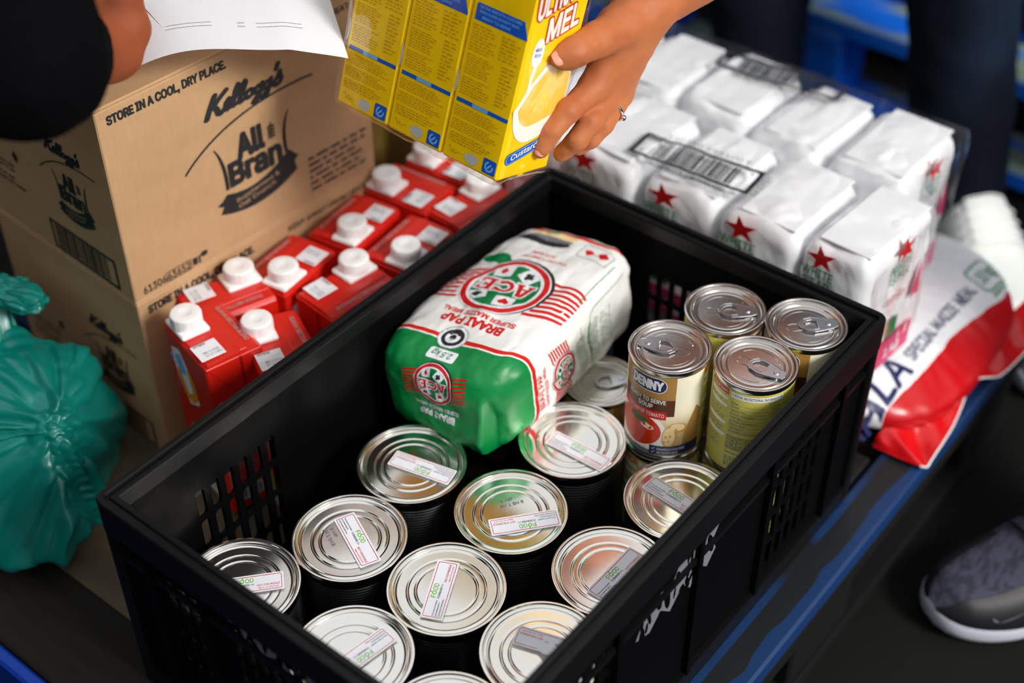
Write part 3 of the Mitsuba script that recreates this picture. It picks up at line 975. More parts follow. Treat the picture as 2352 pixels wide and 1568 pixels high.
def ace_letters():
    A = sg.Polygon([(0, 0), (0, .12), (.06, .12), (.30, 1), (.62, 1), (.88, .12), (.95, .12), (.95, 0), (.55, 0), (.55, .12), (.62, .12), (.58, .28), (.32, .28), (.28, .12), (.36, .12), (.36, 0)])
    A = A.difference(sg.Polygon([(.355, .40), (.545, .40), (.455, .78)]))
    C = ring(.45, .5, .27, .48, 1.04).difference(sg.box(.55, .30, 1.2, .66)).union(sg.box(.80, .62, .92, .98)).union(sg.box(.78, .06, .86, .26))
    E = sg.Polygon([(0, 0), (0, .12), (.10, .12), (.10, .88), (0, .88), (0, 1), (.82, 1), (.82, .66), (.70, .66), (.66, .86), (.36, .86), (.36, .58), (.46, .58), (.50, .68), (.60, .68), (.60, .34), (.50, .34), (.46, .44), (.36, .44),
                    (.36, .14), (.68, .14), (.74, .36), (.86, .36), (.84, 0)])
    return unary_union([A, sa.translate(C, 1.02, 0), sa.translate(E, 2.05, 0)])


def suit(kind, s):
    if kind == 'diamond':
        g = sg.Polygon([(0, -1), (.75, 0), (0, 1), (-.75, 0)])
    elif kind == 'heart':
        g = sg.Polygon([(0, -1), (.92, .12), (-.92, .12)]).union(disc(.45, .3, .5)).union(disc(-.45, .3, .5))
    elif kind == 'spade':
        g = sg.Polygon([(0, 1), (.92, -.1), (-.92, -.1)]).union(disc(.45, -.25, .48)).union(disc(-.45, -.25, .48)).union(sg.Polygon([(0, 0), (.35, -1), (-.35, -1)]))
    else:
        g = disc(0, .5, .46).union(disc(.5, -.15, .46)).union(disc(-.5, -.15, .46)).union(sg.Polygon([(0, .3), (.35, -1), (-.35, -1)]))
    return sa.scale(g, s, s, origin=(0, 0))


def ace_logo(stripes='both'):
    """The round badge with four cards, radius 1."""
    q = Print()
    for side in (-1, 1):
        for i in range(8):
            y = .60 - i * .17
            x0 = math.sqrt(max(1.02 - y * y, .02)) + .02
            a, b = x0 * side, 1.62 * side
            lift = .16
            q.add('red_ink', sg.Polygon([(a, y), (b, y + lift * (-1 if side < 0 else 1)), (b, y + .095 + lift * (-1 if side < 0 else 1)), (a, y + .095)]).buffer(0), 1)
    q.add('black_ink', disc(-.03, -.04, 1.03, 1.03), 2)
    q.add('sticker', disc(0, 0, 1.0), 3).add('red_ink', ring(0, 0, .84, .97), 4).add('green_ink', disc(0, 0, .77), 4)
    for kind, x, y, rot, col in (('diamond', .36, -.52, 8, 'red_ink'), ('club', -.30, -.50, -35, 'black_ink'), ('spade', .42, .46, 28, 'black_ink'), ('heart', -.30, .50, 12, 'red_ink')):
        card = sa.translate(sa.rotate(rect(-.22, -.19, .22, .19, .03), rot, origin=(0, 0)), x, y).intersection(disc(0, 0, .76))
        q.add('sticker', card, 5).add(col, sa.translate(sa.rotate(suit(kind, .125), rot, origin=(0, 0)), x, y), 6)
    L = ace_letters()
    L = sa.translate(sa.scale(L, .46, .42, origin=(0, 0)), -.66, -.21)
    q.add('sticker', L.buffer(.045, join_style='mitre'), 7).add('red_ink', L, 8)
    return q


logo = ace_logo()
tp = Print()
tp.merge(logo.moved(.0025, .000, .0445))
tp.add('red_ink', text('SUPER MAIZE MEAL', -.001, .0465, .0056, .080, anchor='c').buffer(.0002)).add('red_ink', text('BRAAI PAP', -.001, .0555, .0105, .066, anchor='c').buffer(.0005))
tp.add('sticker', disc(.004, .0845, .0150)).add('black_ink', disc(.004, .0845, .0112), 2).add('black_ink', outline(disc(.004, .0845, .0150), .0004), 2)
gear = unary_union([sa.rotate(sg.box(-.0012, .0046, .0012, .0074), a, origin=(0, 0)) for a in range(-110, 111, 20)]).union(ring(0, 0, .0036, .0050))
tp.add('sticker', sa.translate(gear, .004, .0845), 3).add('sticker', text('PURE', .004, .0862, .0032, .010, anchor='c', shear=12), 4)
for i, ch in enumerate('SOYA PROTEIN FOR BETTER HEALTH'):
    a = math.radians(160 - i * 11.5)
    if ch != ' ':
        tp.add('black_ink', text(ch, .004 + .0131 * math.cos(a), .0845 + .0131 * math.sin(a), .0014, rot=math.degrees(a) - 90, anchor='c'), 2)
tp.add('sticker', rect(-.0145, .101, .0155, .1135, .002)).add('green_ink', text('2.5 kg', .0005, .1040, .0062, .021, anchor='c', shear=10), 2)
tp.merge(logo.moved(-.001, .1385, .0215))
tp.add('sticker', text('SUPER MAIZE MEAL', -.001, .1635, .0038, .050, anchor='c')).add('sticker', text('BRAAI PAP', -.001, .1700, .0060, .040, anchor='c').buffer(.0003))
tp.add('red_ink', text("You can't beat our", -.006, -.058, .0052, .052, anchor='c', rot=4, shear=12)).add('red_ink', text('ACE taste!', .0, -.0665, .0052, .028, anchor='c', rot=4, shear=12))
tp.add('green_ink', disc(.044, -.044, .016, .0085).union(disc(.034, -.040, .010, .006)))
tp.add('black_ink', disc(.020, -.0905, .034, .0075).union(sg.box(-.0005, -.0905, .0405, -.088))).add('grey_ink', disc(.016, -.0965, .030, .0045), 2).add('crumb', disc(.014, -.1035, .030, .0065), 1)
tp.add('green_ink', text('NEW', .022, -.111, .0050, .018, anchor='c'), 2)
bx = rect(-.062, -.105, -.026, -.080, .003)
tp.add('green_ink', outline(bx, .0008)).add('red_ink', sa.translate(suit('spade', .0055), -.036, -.0915)).add('red_ink', sa.translate(suit('spade', .0065), -.052, -.0935)).add('red_ink', stroke([(-.043, -.092), (-.046, -.092)], .0010))
tp.add('green_ink', stroke([(-.0665, -.10), (-.0675, -.02)], .0008, 'flat'))
stick(mb, tp.shapes(bag_strip, size=.004, eps=.00025, smooth=True))
sp = Print()
sp.merge(logo.moved(-.004, .030, .0195, sy=.0205))
sp.add('red_ink', text('SUPER MAIZE MEAL', -.003, .0565, .0042, .046, anchor='c')).add('red_ink', text('BRAAI PAP', -.003, .0635, .0072, .040, anchor='c'))
sp.add('green_ink', textblock(-.030, -.012, .026, .004, 6, 5, .30)).add('green_ink', textblock(-.030, -.036, .026, -.016, 7, 6, .30)).add('green_ink', textblock(-.026, -.060, .022, -.040, 5, 8, .3))
sp.add('green_ink', stroke([(.030, -.092), (.030, -.030), (.027, -.022), (.020, -.0195), (-.028, -.0195)], .0008, 'flat'))
stick(mb, sp.shapes(bag_face(0, 1, (0, 0, 1), (0, -1, 0)), size=.004, eps=.0003, smooth=True))

# ------------------------------------------------------------------ juice cartons between the boxes and the crate
CL, CW, CH = .083, .0600, .197
JT = PT + .003 + CH
body = box(-CL / 2, CL / 2, -CW / 2, CW / 2, 0, CH - .003, .0016)
slope = trimesh.convex.convex_hull(np.array([(x, y, z) for x in (-CL / 2 + .0008, CL / 2 - .0008) for y, z in ((-CW / 2 + .001, CH - .004), (CW / 2 - .001, CH - .004), (-CW / 2 + .004, CH - .0012), (.008, CH + .0006), (CW / 2 - .004, CH - .0012))]))
c_body = ply(cat(body, slope), 'm_carton_red', 20)
c_fin = ply(box(-CL / 2 + .002, CL / 2 - .002, .0075, .0145, CH - .0004, CH + .0011, .0004), 'm_carton_red')
cap_pts = rbox(-.0185, .0185, -.0150, .0150, 0, .0055, .0025, 10)
spout = ply(cat(moved(cap_pts, np.eye(4)), lathe([(.0001, .009), (.0098, .009), (.0098, .003)][::-1], 32)), 'm_white_cap', 35)
CS = 1.28
knurl = [(.0001, .0145), (.0035, .0145), (.0042, .0151), (.0060, .0152), (.0100, .0152), (.0113, .0146), (.0119, .0134), (.0119, .0050), (.0112, .0046)]
cap_m = lathe([(r_ * CS, z_ * 1.25) for r_, z_ in knurl][::-1], 72)
v = np.array(cap_m.vertices)
a = np.arctan2(v[:, 1], v[:, 0])
side = (np.hypot(v[:, 0], v[:, 1]) > .0110 * CS)
v[side, :2] *= (1 + .012 * np.sign(np.sin(a[side] * 36)))[:, None]
cap_s = ply(trimesh.Trimesh(v, cap_m.faces, process=False), 'm_white_cap', 40)
flap_m = trimesh.creation.extrude_polygon(sg.Polygon([(-CW / 2 + .002, .0), (CW / 2 - .002, 0), (.004, -.036), (-.004, -.036)]), .0011, engine='earcut')
fm = np.eye(4)
fm[:3, 0], fm[:3, 1], fm[:3, 2], fm[:3, 3] = (0, 1, 0), (0, 0, 1), (1, 0, 0), (CL / 2 - .0002, 0, CH - .004)
c_flap = ply(moved(flap_m, fm), 'm_carton_red')
c_seam = ply(box(CL / 2 + .0006, CL / 2 + .0018, .005, .0072, CH - .037, CH - .003), 'm_red_dark')
jt = Print().add('sticker', rect(.0085, -.028, .0335, -.0030)).add('grey_ink', text('BN 1120A', .0250, -.0215, .0030, .016, rot=90, bold=False), 2).add('grey_ink', text('23 47 FSB1', .0295, -.0215, .0028, .017, rot=90, bold=False), 2).add('black_ink', text('KOTMON', .0120, -.0255, .0026, .012, rot=90), 2)
jt.add('grey_print', text('GUAVA NECTAR BLEND', .034, .0245, .0042, .068, anchor='r', rot=180).buffer(.00005) if False else text('GUAVA NECTAR BLEND', -.030, .0190, .0045, .060), 1)
ct = jt.shapes(plane((0, 0, CH + .0004), (1, 0, 0), (0, 1, 0)), eps=.0004)
jr = Print().add('sticker', disc(-.0195, .1400, .0088)).add('black_ink', outline(disc(-.0195, .1400, .0088), .0005), 2)
for k in range(3):
    jr.add('black_ink', sa.translate(sa.rotate(sg.Polygon([(-.0014, .0016), (-.0010, .0040), (.0016, .0040), (.0016, .0048), (.0034, .0030), (.0016, .0014), (.0016, .0022), (.0004, .0022)]), -120 * k, origin=(0, 0)), -.0195, .1398), 2)
for i, ch in enumerate('Protects Environment'):
    a = math.radians(170 - i * 8)
    if ch != ' ':
        jr.add('black_ink', text(ch, -.0195 + .0068 * math.cos(a), .14 + .0068 * math.sin(a), .0011, rot=math.degrees(a) - 90, anchor='c'), 2)
jr.add('grey_print', text('20% GUAVA BLEND', -.012, .1180, .0048, .037)).add('grey_print', text('NECTAR 1 Litre', -.018, .1090, .0048, .035))
jr.add('grey_print', textblock(-.027, .03, .027, .10, 14, 21, .4)).add('sticker', sg.box(-.022, .012, .020, .028), 1)
for i in range(14):
    jr.add('black_ink', sg.box(-.020 + i * .0028, .014, -.020 + i * .0028 + .0008 + .0007 * (i % 3), .026), 2)
cr_ = jr.shapes(plane((CL / 2, 0, 0), (0, 1, 0), (0, 0, 1)), eps=.00022)
jl = Print()
jl.add('sticker', sg.Polygon([(-.030, .172), (-.016, .178), (.004, .150), (.008, .128), (-.010, .118), (-.026, .140)]).buffer(.003), 1).add('pale_blue_ink', sg.Polygon([(-.027, .168), (-.016, .174), (-.006, .155), (-.022, .146)]), 2)
jl.add('orange_ink', stroke(bezier((-.024, .146), (-.012, .108), (.006, .136)), .010), 2).add('orange_ink', stroke([(.000, .160), (.006, .134)], .008), 3)
jl.add('sticker', text('Joos', .006, .100, .020, .034, rot=-48).buffer(.0020), 3).add('green_ink', text('Joos', .006, .100, .020, .034, rot=-48), 4).add('orange_ink', disc(.022, .110, .004), 4)
jl.add('lime_ink', stroke([(-.012, .078), (-.006, .058), (.004, .042), (.012, .02)], .016), 1).add('sticker', disc(-.034, .160, .004), 2).add('blue_ink', disc(-.034, .160, .0028), 3).add('pink_ink', sg.box(-.036, .12, -.028, .132), 1)
jl.add('sticker', sg.box(-.03, .004, .03, .018), 1)
cl_ = jl.shapes(plane((0, -CW / 2, 0), (1, 0, 0), (0, 0, 1)), eps=.00022)
cl2 = jl.shapes(plane((0, CW / 2, 0), (-1, 0, 0), (0, 0, 1)), eps=.00022)
CARTONS = [(-.1090, -.3762, -14, 'red juice carton nearest the camera with recycling badge and white text on its end'),
           (-.1510, -.3220, -109, 'red juice carton squeezed between the box and the nearest carton'),
           (-.0580, -.3390, -26, 'tilted red juice carton against the crate rim, second nearest the camera'),
           (-.1400, -.2480, 97, 'red juice carton along the box, cap towards camera, third by the box'),
           (-.0660, -.2390, -97, 'red juice carton along the crate rim in the middle, cap at its far end'),
           (-.1370, -.1530, 98, 'red juice carton against the box in the middle of the row, cap near the camera'),
           (-.0670, -.1470, 96, 'red juice carton along the crate rim, cap towards the camera, middle of the row'),
           (-.1310, -.0700, 5, 'red juice carton lying crosswise near the box corner, cap beside the box'),
           (-.0550, -.0540, -95, 'red juice carton at the crate rim under the yellow custard pack corner'),
           (-.1310, -.0040, 5, 'red juice carton just under the lower edge of the custard pack'),
           (-.1720, .0600, 5, 'furthest red juice carton, showing between the box corner and the custard pack')]
for x, y, ang, lab in CARTONS:
    k = thing('juice_carton', lab, 'juice carton', 'red juice cartons behind the crate')
    tw = place(x, y, PT + .003 + (.010 if ang == -14 else 0), ang)
    put(f'{k}__body', c_body, tw)
    put(f'{k}__seam_fin', c_fin, tw)
    sk = put(f'{k}__spout', spout, tw @ T().translate([-.022, -.0140, CH - .001]))
    put(f'{k}__cap', cap_s, tw @ T().translate([-.022, -.0140, CH - .001]))
    put(f'{k}__end_flap', c_flap, tw)
    put(f'{k}__flap_seam', c_seam, tw)
    for pr in (ct, cr_, cl_, cl2):
        stick(k, pr, tw)

# ------------------------------------------------------------------ cereal boxes
FA = math.radians(3.615)
FC = np.array([-.1909, -.3974])
BWD, BDP, BHT = .316, .245, .214


def script_word():
    """The slanted script lettering on the boxes, capitals 1 high."""
    L = []
    x = 0
    def add(pts, w=.12):
        nonlocal L
        L.append(stroke([(x + a, b) for a, b in pts], w))
    add([(.02, .02), (.10, .5), (.22, 1.0)], .17)
    add([(.70, 1.02), (.48, .80), (.20, .46)], .15)
    add([(.22, .50), (.40, .30), (.50, .05), (.62, .0), (.74, .12)], .15)
    x = .74
    for _ in range(1):
        add([(.0, .15), (.16, .30), (.22, .46), (.14, .54), (.04, .40), (.04, .16), (.14, .03), (.30, .12)])
    for _ in range(2):
        x += .30
        add([(.0, .12), (.16, .50), (.24, .90), (.17, 1.02), (.09, .80), (.06, .30), (.11, .05), (.30, .14)])
    x += .30
    L.append(ring(x + .17, .27, .10, .21, 1.15))
    add([(.30, .40), (.42, .34)], .09)
    for _ in range(2):
        x += .40
        L.append(ring(x + .15, .27, .08, .19, 1.15))
        add([(.30, .50), (.28, .10), (.22, -.24), (.10, -.34), (.0, -.26), (.10, -.10), (.40, .16)], .11)
    x += .50
    add([(.02, 1.06), (-.02, .82)], .13)
    add([(-.06, .10), (.10, .42), (.17, .62), (.20, .46), (.30, .22), (.24, .04), (.08, .0), (.0, .12)], .12)
    return sa.skew(unary_union(L), xs=14, origin=(0, 0))


def cereal_print(bar=False):
    q = Print()
    w = script_word()
    bx0, _, bx1, _ = w.bounds
    w = w.buffer(.045)
    s = .096 / (bx1 - bx0)
    q.add('black_ink', sa.translate(sa.scale(w, s, .0205, origin=(0, 0)), .1125, .1520))
    q.add('black_ink', stroke(bezier((.080, .107), (.135, .152), (.242, .1445), 24), .0022))
    q.add('black_ink', text('All', .1415, .0945, .0250, .0330).buffer(.0013)).add('black_ink', text('Bran', .1285, .0695, .0240, .0650).buffer(.0013))
    leaf = bezier((.2080, .1200), (.1985, .1040), (.2015, .0750)) + bezier((.1985, .0750), (.1950, .1040), (.2080, .1200))
    q.add('black_ink', sg.Polygon(leaf).buffer(.0006))
    leaf = bezier((.1150, .1170), (.1235, .1000), (.1225, .0680)) + bezier((.1255, .0680), (.1270, .1000), (.1150, .1170))
    q.add('black_ink', sg.Polygon(leaf).buffer(.0006))
    for i in range(4):
        q.add('black_ink', sa.rotate(disc(.1822, .1005 + i * .0038, .0028, .0013), 35).union(sa.rotate(disc(.1868, .1005 + i * .0038, .0028, .0013), -35)))
    q.add('black_ink', stroke([(.1845, .0965), (.1845, .117)], .0009))
    top = bezier((.1225, .0630), (.1600, .0480), (.2030, .0760))
    bot = bezier((.2110, .0490), (.1600, .0230), (.1115, .0440))
    rib = sg.Polygon(top + [(.2140, .0640), (.2085, .0600)] + bot + [(.1165, .0510), (.1085, .0545), (.1160, .0580)]).buffer(0)
    q.add('black_ink', rib)
    q.add('board', text('Supplement &', .1320, .0480, .0046, .0560, rot=7, bold=False), 2).add('board', text('Oat Crunch', .1340, .0405, .0046, .0480, rot=7, bold=False), 2)
    return q


front = cereal_print()
front.add('black_ink', text('STORE IN A COOL, DRY PLACE.', .0112, .1950, .0082, .1320).buffer(.0004))
front.add('black_ink', text('KEEP AWAY FROM HEAT', .190, .1945, .0062, .108))
front.add('grey_ink' if False else 'black_ink', textblock(.2260, .0110, .3080, .0560, 6, 3, .38), 1)
front.add('black_ink', text('61306', .0105, .0050, .0080, .0270)).add('black_ink', text('63652', .0395, .0050, .0080, .0270)).add('black_ink', outline(rect(.0380, .0035, .0680, .0150), .0007))
front.add('black_ink', sg.box(.070, .0055, .0755, .0135).union(disc(.0845, .0130, .0042, .003)).union(stroke([(.078, .0055), (.078, .0125), (.085, .0125)], .0022)))
sidep = cereal_print().moved(.078, .0348, .59, sy=.657)
bar = rect(.1150, .0040, .2230, .0400)
sidep.add('black_ink', outline(bar, .0034))
r = np.random.default_rng(4)
xx = .123
while xx < .209:
    ww = r.choice([.0009, .0018, .0027])
    sidep.add('black_ink', sg.box(xx, .0085, xx + ww, .0360))
    xx += ww + r.choice([.0012, .0022])
sidep.add('black_ink', textblock(.020, .070, .088, .082, 2, 9, .4)).add('black_ink', disc(.078, .0935, .004, .006)).add('black_ink', textblock(.016, .052, .085, .066, 2, 10, .4))
f_print = front.shapes(plane((.0004, 0, 0), (0, 1, 0), (0, 0, 1)), eps=.00022)
s_print = sidep.shapes(plane((-BDP, -.0004, 0), (1, 0, 0), (0, 0, 1)), eps=.00022)


def carton_box(tag, lab, z, tw0, wid=BWD, dep=BDP, h=BHT, prints=True, m='m_board', group=None):
    k = thing(tag, lab, 'cardboard box', group)
    tw = tw0 @ T().translate([0, 0, z])
    put(f'{k}__body', ply(box(-dep, 0, 0, wid, 0, h - .0035, .0012), m), tw)
    for a, b in ((-dep, -dep / 2 - .0007), (-dep / 2 + .0007, 0)):
        put(f'{k}__top_flap', ply(box(a, b, .0, wid, h - .0034, h, .0012), m), tw)
    if prints:
        for pr in (f_print, s_print):
            stick(k, pr, tw)
    return k


TBOX = place(FC[0], FC[1], 0, -math.degrees(FA))
carton_box('cereal_box', 'upper brown cereal carton with black script logo and ribbon emblem, in front of the paper', PT + .003 + BHT, TBOX)
carton_box('cereal_box', 'lower brown cereal carton mostly hidden by the juice cartons and the green bag', PT + .003, TBOX)
pb_ = Print().add('black_ink', text('400', .030, .150, .024, .055)).add('black_ink', textblock(.04, .04, .2, .1, 5, 31, .4))
k = carton_box('cardboard_box', 'brown box printed 400 behind the cereal cartons and the paper', PT + .001, place(-.270, -.040, 0, -3.6), .36, .26, .41, False, 'm_board_dark')
stick(k, pb_.moved(0.02, .34).shapes(plane((.0004, 0, 0), (0, 1, 0), (0, 0, 1)), eps=.0003), place(-.270, -.040, 0, -3.6))

# ------------------------------------------------------------------ custard cartons held over the crate
CM = np.array([[.9991, -.0035, .0428], [-.0098, .952, .306], [-.0418, -.3062, .9511]])
CO = np.array([.1153, -.2235, .5338])
TC = frame(CO, CM[:, 0], CM[:, 1], CM[:, 2])
CUW, CUD, CUH = .063, .075, .205
cu_body = box(-CUW + .0003, -.0003, 0, CUD, 0, CUH, .0022)
cu_body = ply(cu_body, 'm_yellow_carton', 20)
cu_fin = ply(cat(box(-CUW + .002, -.002, CUD / 2 - .004, CUD / 2 + .004, -.0012, 0, .0004)), 'm_yellow_carton')
q = Print()
q.add('blue_ink', sg.Polygon([(-.0575, .1245), (-.0575, .1375), (-.0560, .1390), (-.0080, .1390), (-.0020, .1260), (-.0020, .1245)]))
q.add('pale_blue_ink', text('ULTRA SMOOTH CUSTARD', -.0540, .1352, .0024, .044), 2).add('pale_blue_ink', text('FRESH DAIRY IN EVERY BOWL', -.0535, .1312, .0022, .042), 2).add('pale_blue_ink', text('READY TO SERVE', -.0500, .1268, .0024, .030), 2)
q.add('blue_ink', sg.box(-.0580, .0525, -.0025, .0560)).add('pale_blue_ink', sg.box(-.0410, .0525, -.0240, .0560), 2)
for i, (x0, y0, x1, y1, n) in enumerate([(-.057, .098, -.030, .122, 9), (-.026, .100, -.005, .122, 7), (-.057, .078, -.028, .096, 8), (-.020, .062, -.006, .098, 11), (-.057, .060, -.026, .076, 7), (-.058, .040, -.005, .050, 5), (-.058, .028, -.006, .038, 5),
                                       (-.057, .0165, -.010, .026, 4)]):
    q.add('dark_olive_ink', textblock(x0, y0, x1, y1, n, 50 + i, .45))
q.add('dark_olive_ink', stroke([(-.056, .011), (-.054, .013), (-.052, .007), (-.050, .011), (-.048, .007), (-.045, .010), (-.041, .009)], .0006))
q.add('silver_ink', sg.Polygon([(-.0385, .0085), (-.0365, .0125), (-.0345, .0110), (-.0330, .0145), (-.0310, .0125), (-.0290, .0150), (-.0272, .0125), (-.0250, .0140), (-.0240, .0110), (-.0222, .0115), (-.0240, .0060), (-.0290, .0035), (-.0340, .0050)]))
q.add('blue_ink', rect(-.0175, .0035, -.0035, .0165, .0015)).add('pale_blue_ink', ring(-.0105, .0100, .0030, .0048).difference(sg.box(-.0115, .011, -.0060, .016)), 2).add('pale_blue_ink', stroke([(-.012, .0085), (-.009, .012)], .0016), 2)
q.add('silver_ink', disc(-.0625, .0690, .0022, .0105).intersection(sg.box(-.0627, .05, 0, .08)), 2)
cu_side = q.shapes(plane((0, -.0002, 0), (1, 0, 0), (0, 0, 1)), eps=.0002)
q = Print()
for s, x, y, w in (('ULTRA', .004, .1420, .047), ('MEL', .024, .1220, .043)):
    t = text(s, x, y, .0190, w, rot=18, shear=14)
    q.add('red_ink', t.buffer(.0019), 1).add('cream', t.buffer(.0004), 2)
q.add('cream', disc(.0165, .1135, .0080, .0125)).add('blue_ink', text('MILK', .0165, .1150, .0030, .009, anchor='c').union(text('RICH', .0165, .1100, .0030, .009, anchor='c')), 2)
q.add('cream', stroke([(.0180, .104), (.0150, .092), (.0150, .080)], .0042))
q.add('cream', sg.Polygon(bezier((.0010, .0640), (.0060, .0330), (.0300, .0335)) + bezier((.0300, .0335), (.0640, .0370), (.0730, .0560)) + bezier((.0730, .0900), (.0500, .1040), (.0330, .1000)) + [(.0180, .0860)]).buffer(.0006), 2)
q.add('custard', sg.Polygon(bezier((.0070, .0640), (.0120, .0460), (.0300, .0480)) + bezier((.0300, .0480), (.0600, .0520), (.0725, .0620)) + bezier((.0725, .0900), (.0500, .1010), (.0360, .0960)) + [(.0210, .0840)]), 3)
q.add('yellow_carton', stroke(bezier((.028, .062), (.040, .088), (.048, .060)), .004), 4)
loz = stroke([(.0100, .0195), (.0560, .0300)], .0105)
q.add('blue_ink', loz, 3).add('pale_blue_ink', outline(loz.buffer(-.0008), .0007), 4).add('cream', text('Custard', .0120, .0180, .0048, .036, rot=13, shear=12), 4)
cu_front = q.shapes(plane((.0000, 0, 0), (0, 1, 0), (0, 0, 1)), eps=.0002)
for i, lab in enumerate(['right yellow custard carton of the held pack, with bowl picture showing', 'middle yellow custard carton of the held pack', 'left yellow custard carton of the held pack, nearest the paper']):
    k = thing('custard_carton', lab, 'custard carton', 'yellow custard cartons in the held pack')
    tw = TC @ T().translate([-CUW * i, 0, 0])
    put(f'{k}__body', cu_body, tw)
    put(f'{k}__base_fin', cu_fin, tw)
    stick(k, cu_side, tw)
    stick(k, cu_front, tw)
fv, ff = superquad(.5, .5, .5, 26, 40)
fv = fv * [3 * CUW + .006, CUD + .006, CUH + .010] + [-1.5 * CUW, CUD / 2, CUH / 2 + .001]
d = (meshkit.fbm(fv * 45 + 3, 3, 5) - .5) * .003
fv = fv + np.sign(fv - [-1.5 * CUW, CUD / 2, CUH / 2]) * d[:, None]
k = thing('plastic_wrap', 'clear shrink film around the yellow custard cartons', 'plastic wrap')
put(f'{k}__film', ply(trimesh.Trimesh(fv, ff, process=False), 'm_film', True), TC)

# ------------------------------------------------------------------ maize meal sack (10 kg) beside and behind the crate
SC = np.array([.165, .232, PT + .0355])
SA, SBH, SCH, SN = .262, .178, .0325, 3.4


def sack_warp(p):
    p = p.copy()
    w = (meshkit.fbm(p * 14 + 2, 3, 11) - .5) * .014 + np.abs(meshkit.fbm(p * [18, 40, 18] + 4, 3, 12) - .5) * .010
    nn = np.sign(p) * (np.abs(p) / [SA, SBH, SCH]) ** 3
    nn /= np.linalg.norm(nn, axis=1, keepdims=True) + 1e-9
    p = p + nn * (w * np.clip((p[:, 2] + .02) / .03, 0, 1))[:, None]
    e = np.clip(p[:, 0] / SA, 0, 1)
    p[:, 2] -= .012 * np.clip((e - .75) / .25, 0, 1)
    return p


sv, sf = superquad(SA, SBH, SCH, SN, (90, 64, 16))
k = thing('maize_meal_sack', 'white plastic maize meal sack with red end hanging over the blue pallet edge', 'maize meal sack')
mat('m_sack_print', proc(lambda p, n, uv: mix(srgb(228, 228, 230), srgb(190, 8, 18), dr.select(uv.x + .004 * noise(uv.y * 30, 1.0) - .05 * (uv.y + .03) > .2225, mi.Float(1), mi.Float(0)))), .28, clearcoat=.4)
put(f'{k}__bag', ply(trimesh.Trimesh(sack_warp(sv) + SC, sf, process=False), 'm_sack_print', True, uv=sv[:, :2]))


def sack_top(uv):
    p = np.stack([-uv[:, 1], uv[:, 0], 0 * uv[:, 0]], 1)
    rest = np.clip(1 - (np.abs(p[:, 0] / SA).clip(0, 1) ** SN + np.abs(p[:, 1] / SBH).clip(0, 1) ** SN), 1e-4, None)
    p[:, 2] = SCH * rest ** (1 / SN)
    n = np.sign(p) * (np.abs(p) / [SA, SBH, SCH]) ** (SN - 1) / [SA, SBH, SCH]
    n /= np.linalg.norm(n, axis=1, keepdims=True)
    return sack_warp(p) + SC, n


q = Print().add('navy_ink', text('NALA', -.205, -.212, .030, .125, shear=10)).add('navy_ink', disc(-.076, -.184, .002)).add('navy_ink', text('SPECIAL MAIZE MEAL', -.068, -.207, .0135, .150))
q.add('green_ink', outline(rect(.092, -.218, .145, -.182, .008), .0026)).add('green_ink', text('10 kg', .100, -.207, .0150, .037)).add('green_ink', sg.box(.092, -.223, .130, -.2205))
stick(k, q.shapes(sack_top, size=.008, eps=.0006, smooth=True))
# sealed end: a flat fin of red film drooping over the pallet edge
hem = np.array([(.3797, .0759, .146), (.4385, .0843, .146), (.4376, .1045, .150), (.4342, .1474, .150), (.4275, .1867, .152), (.4220, .2160, .165), (.4281, .2226, .165), (.4414, .2543, .155), (.4450, .3187, .150), (.4480, .3854, .160), (.435, .415, .165)])
inn = np.array([(.3790, .0790, .150), (.384, .092, .168), (.388, .110, .172), (.392, .150, .174), (.396, .187, .174), (.400, .214, .174), (.402, .226, .174), (.405, .258, .174), (.409, .318, .173), (.412, .380, .170), (.412, .41, .168)])
s_ = np.concatenate([[0], np.cumsum(np.linalg.norm(np.diff(hem, axis=0), axis=1))])
u = np.linspace(0, s_[-1], 120)
from scipy.interpolate import PchipInterpolator
HM, IN = PchipInterpolator(s_, hem)(u), PchipInterpolator(s_, inn)(u)
vv = np.linspace(0, 1, 20)[None, :, None]
P3 = IN[:, None] * (1 - vv) + HM[:, None] * vv
uu = u[:, None] / s_[-1]
w = np.sin(np.pi * vv[..., 0])
P3[..., 2] += w * (.006 * np.sin(uu * 22) - .004 + .004 * np.sin(uu * 47 + vv[..., 0] * 3))
P3 = P3.reshape(-1, 3)
i, j = np.meshgrid(np.arange(119), np.arange(19), indexing='ij')
kk = (i * 20 + j).ravel()
fin = trimesh.Trimesh(P3, np.vstack([np.stack([kk, kk + 20, kk + 21], 1), np.stack([kk, kk + 21, kk + 1], 1)]), process=False)
put(f'{k}__sealed_end', ply(fin, 'm_red_plastic', True))
put(f'{k}__white_hem', ply(tube(HM[12:], .0011, 6), 'm_white', True))

# ------------------------------------------------------------------ flour pack: ten bags under film, standing on the sack
FB = .203
FH = .183
bag_w, bag_d = .083, .136
ang0 = -2.0


def flour_mesh(seed):
    a, b, c = bag_w / 2 - .0015, bag_d / 2 - .002, FH / 2
    v, f = superquad(a, b, c, 9, (22, 34, 40))
    r = np.random.default_rng(seed)
    o = r.random(3) * 50
    w = (meshkit.fbm(v * 30 + o, 3, 2) - .5) * .006 + (meshkit.fbm(v * [70, 25, 40] + o, 3, 3) - .5) * .005
    nn = np.sign(v) * (np.abs(v) / [a, b, c]) ** 6
    nn /= np.linalg.norm(nn, axis=1, keepdims=True) + 1e-9
    v = v + nn * w[:, None]
    top = np.clip((v[:, 2] / c - .8) / .2, 0, 1)
    v[:, 0] *= 1 - .05 * top
    v[:, 2] += top * .004 * np.sin(v[:, 0] * 60 + o[0])
    v[:, 2] += c
    return trimesh.Trimesh(v, f, process=False)


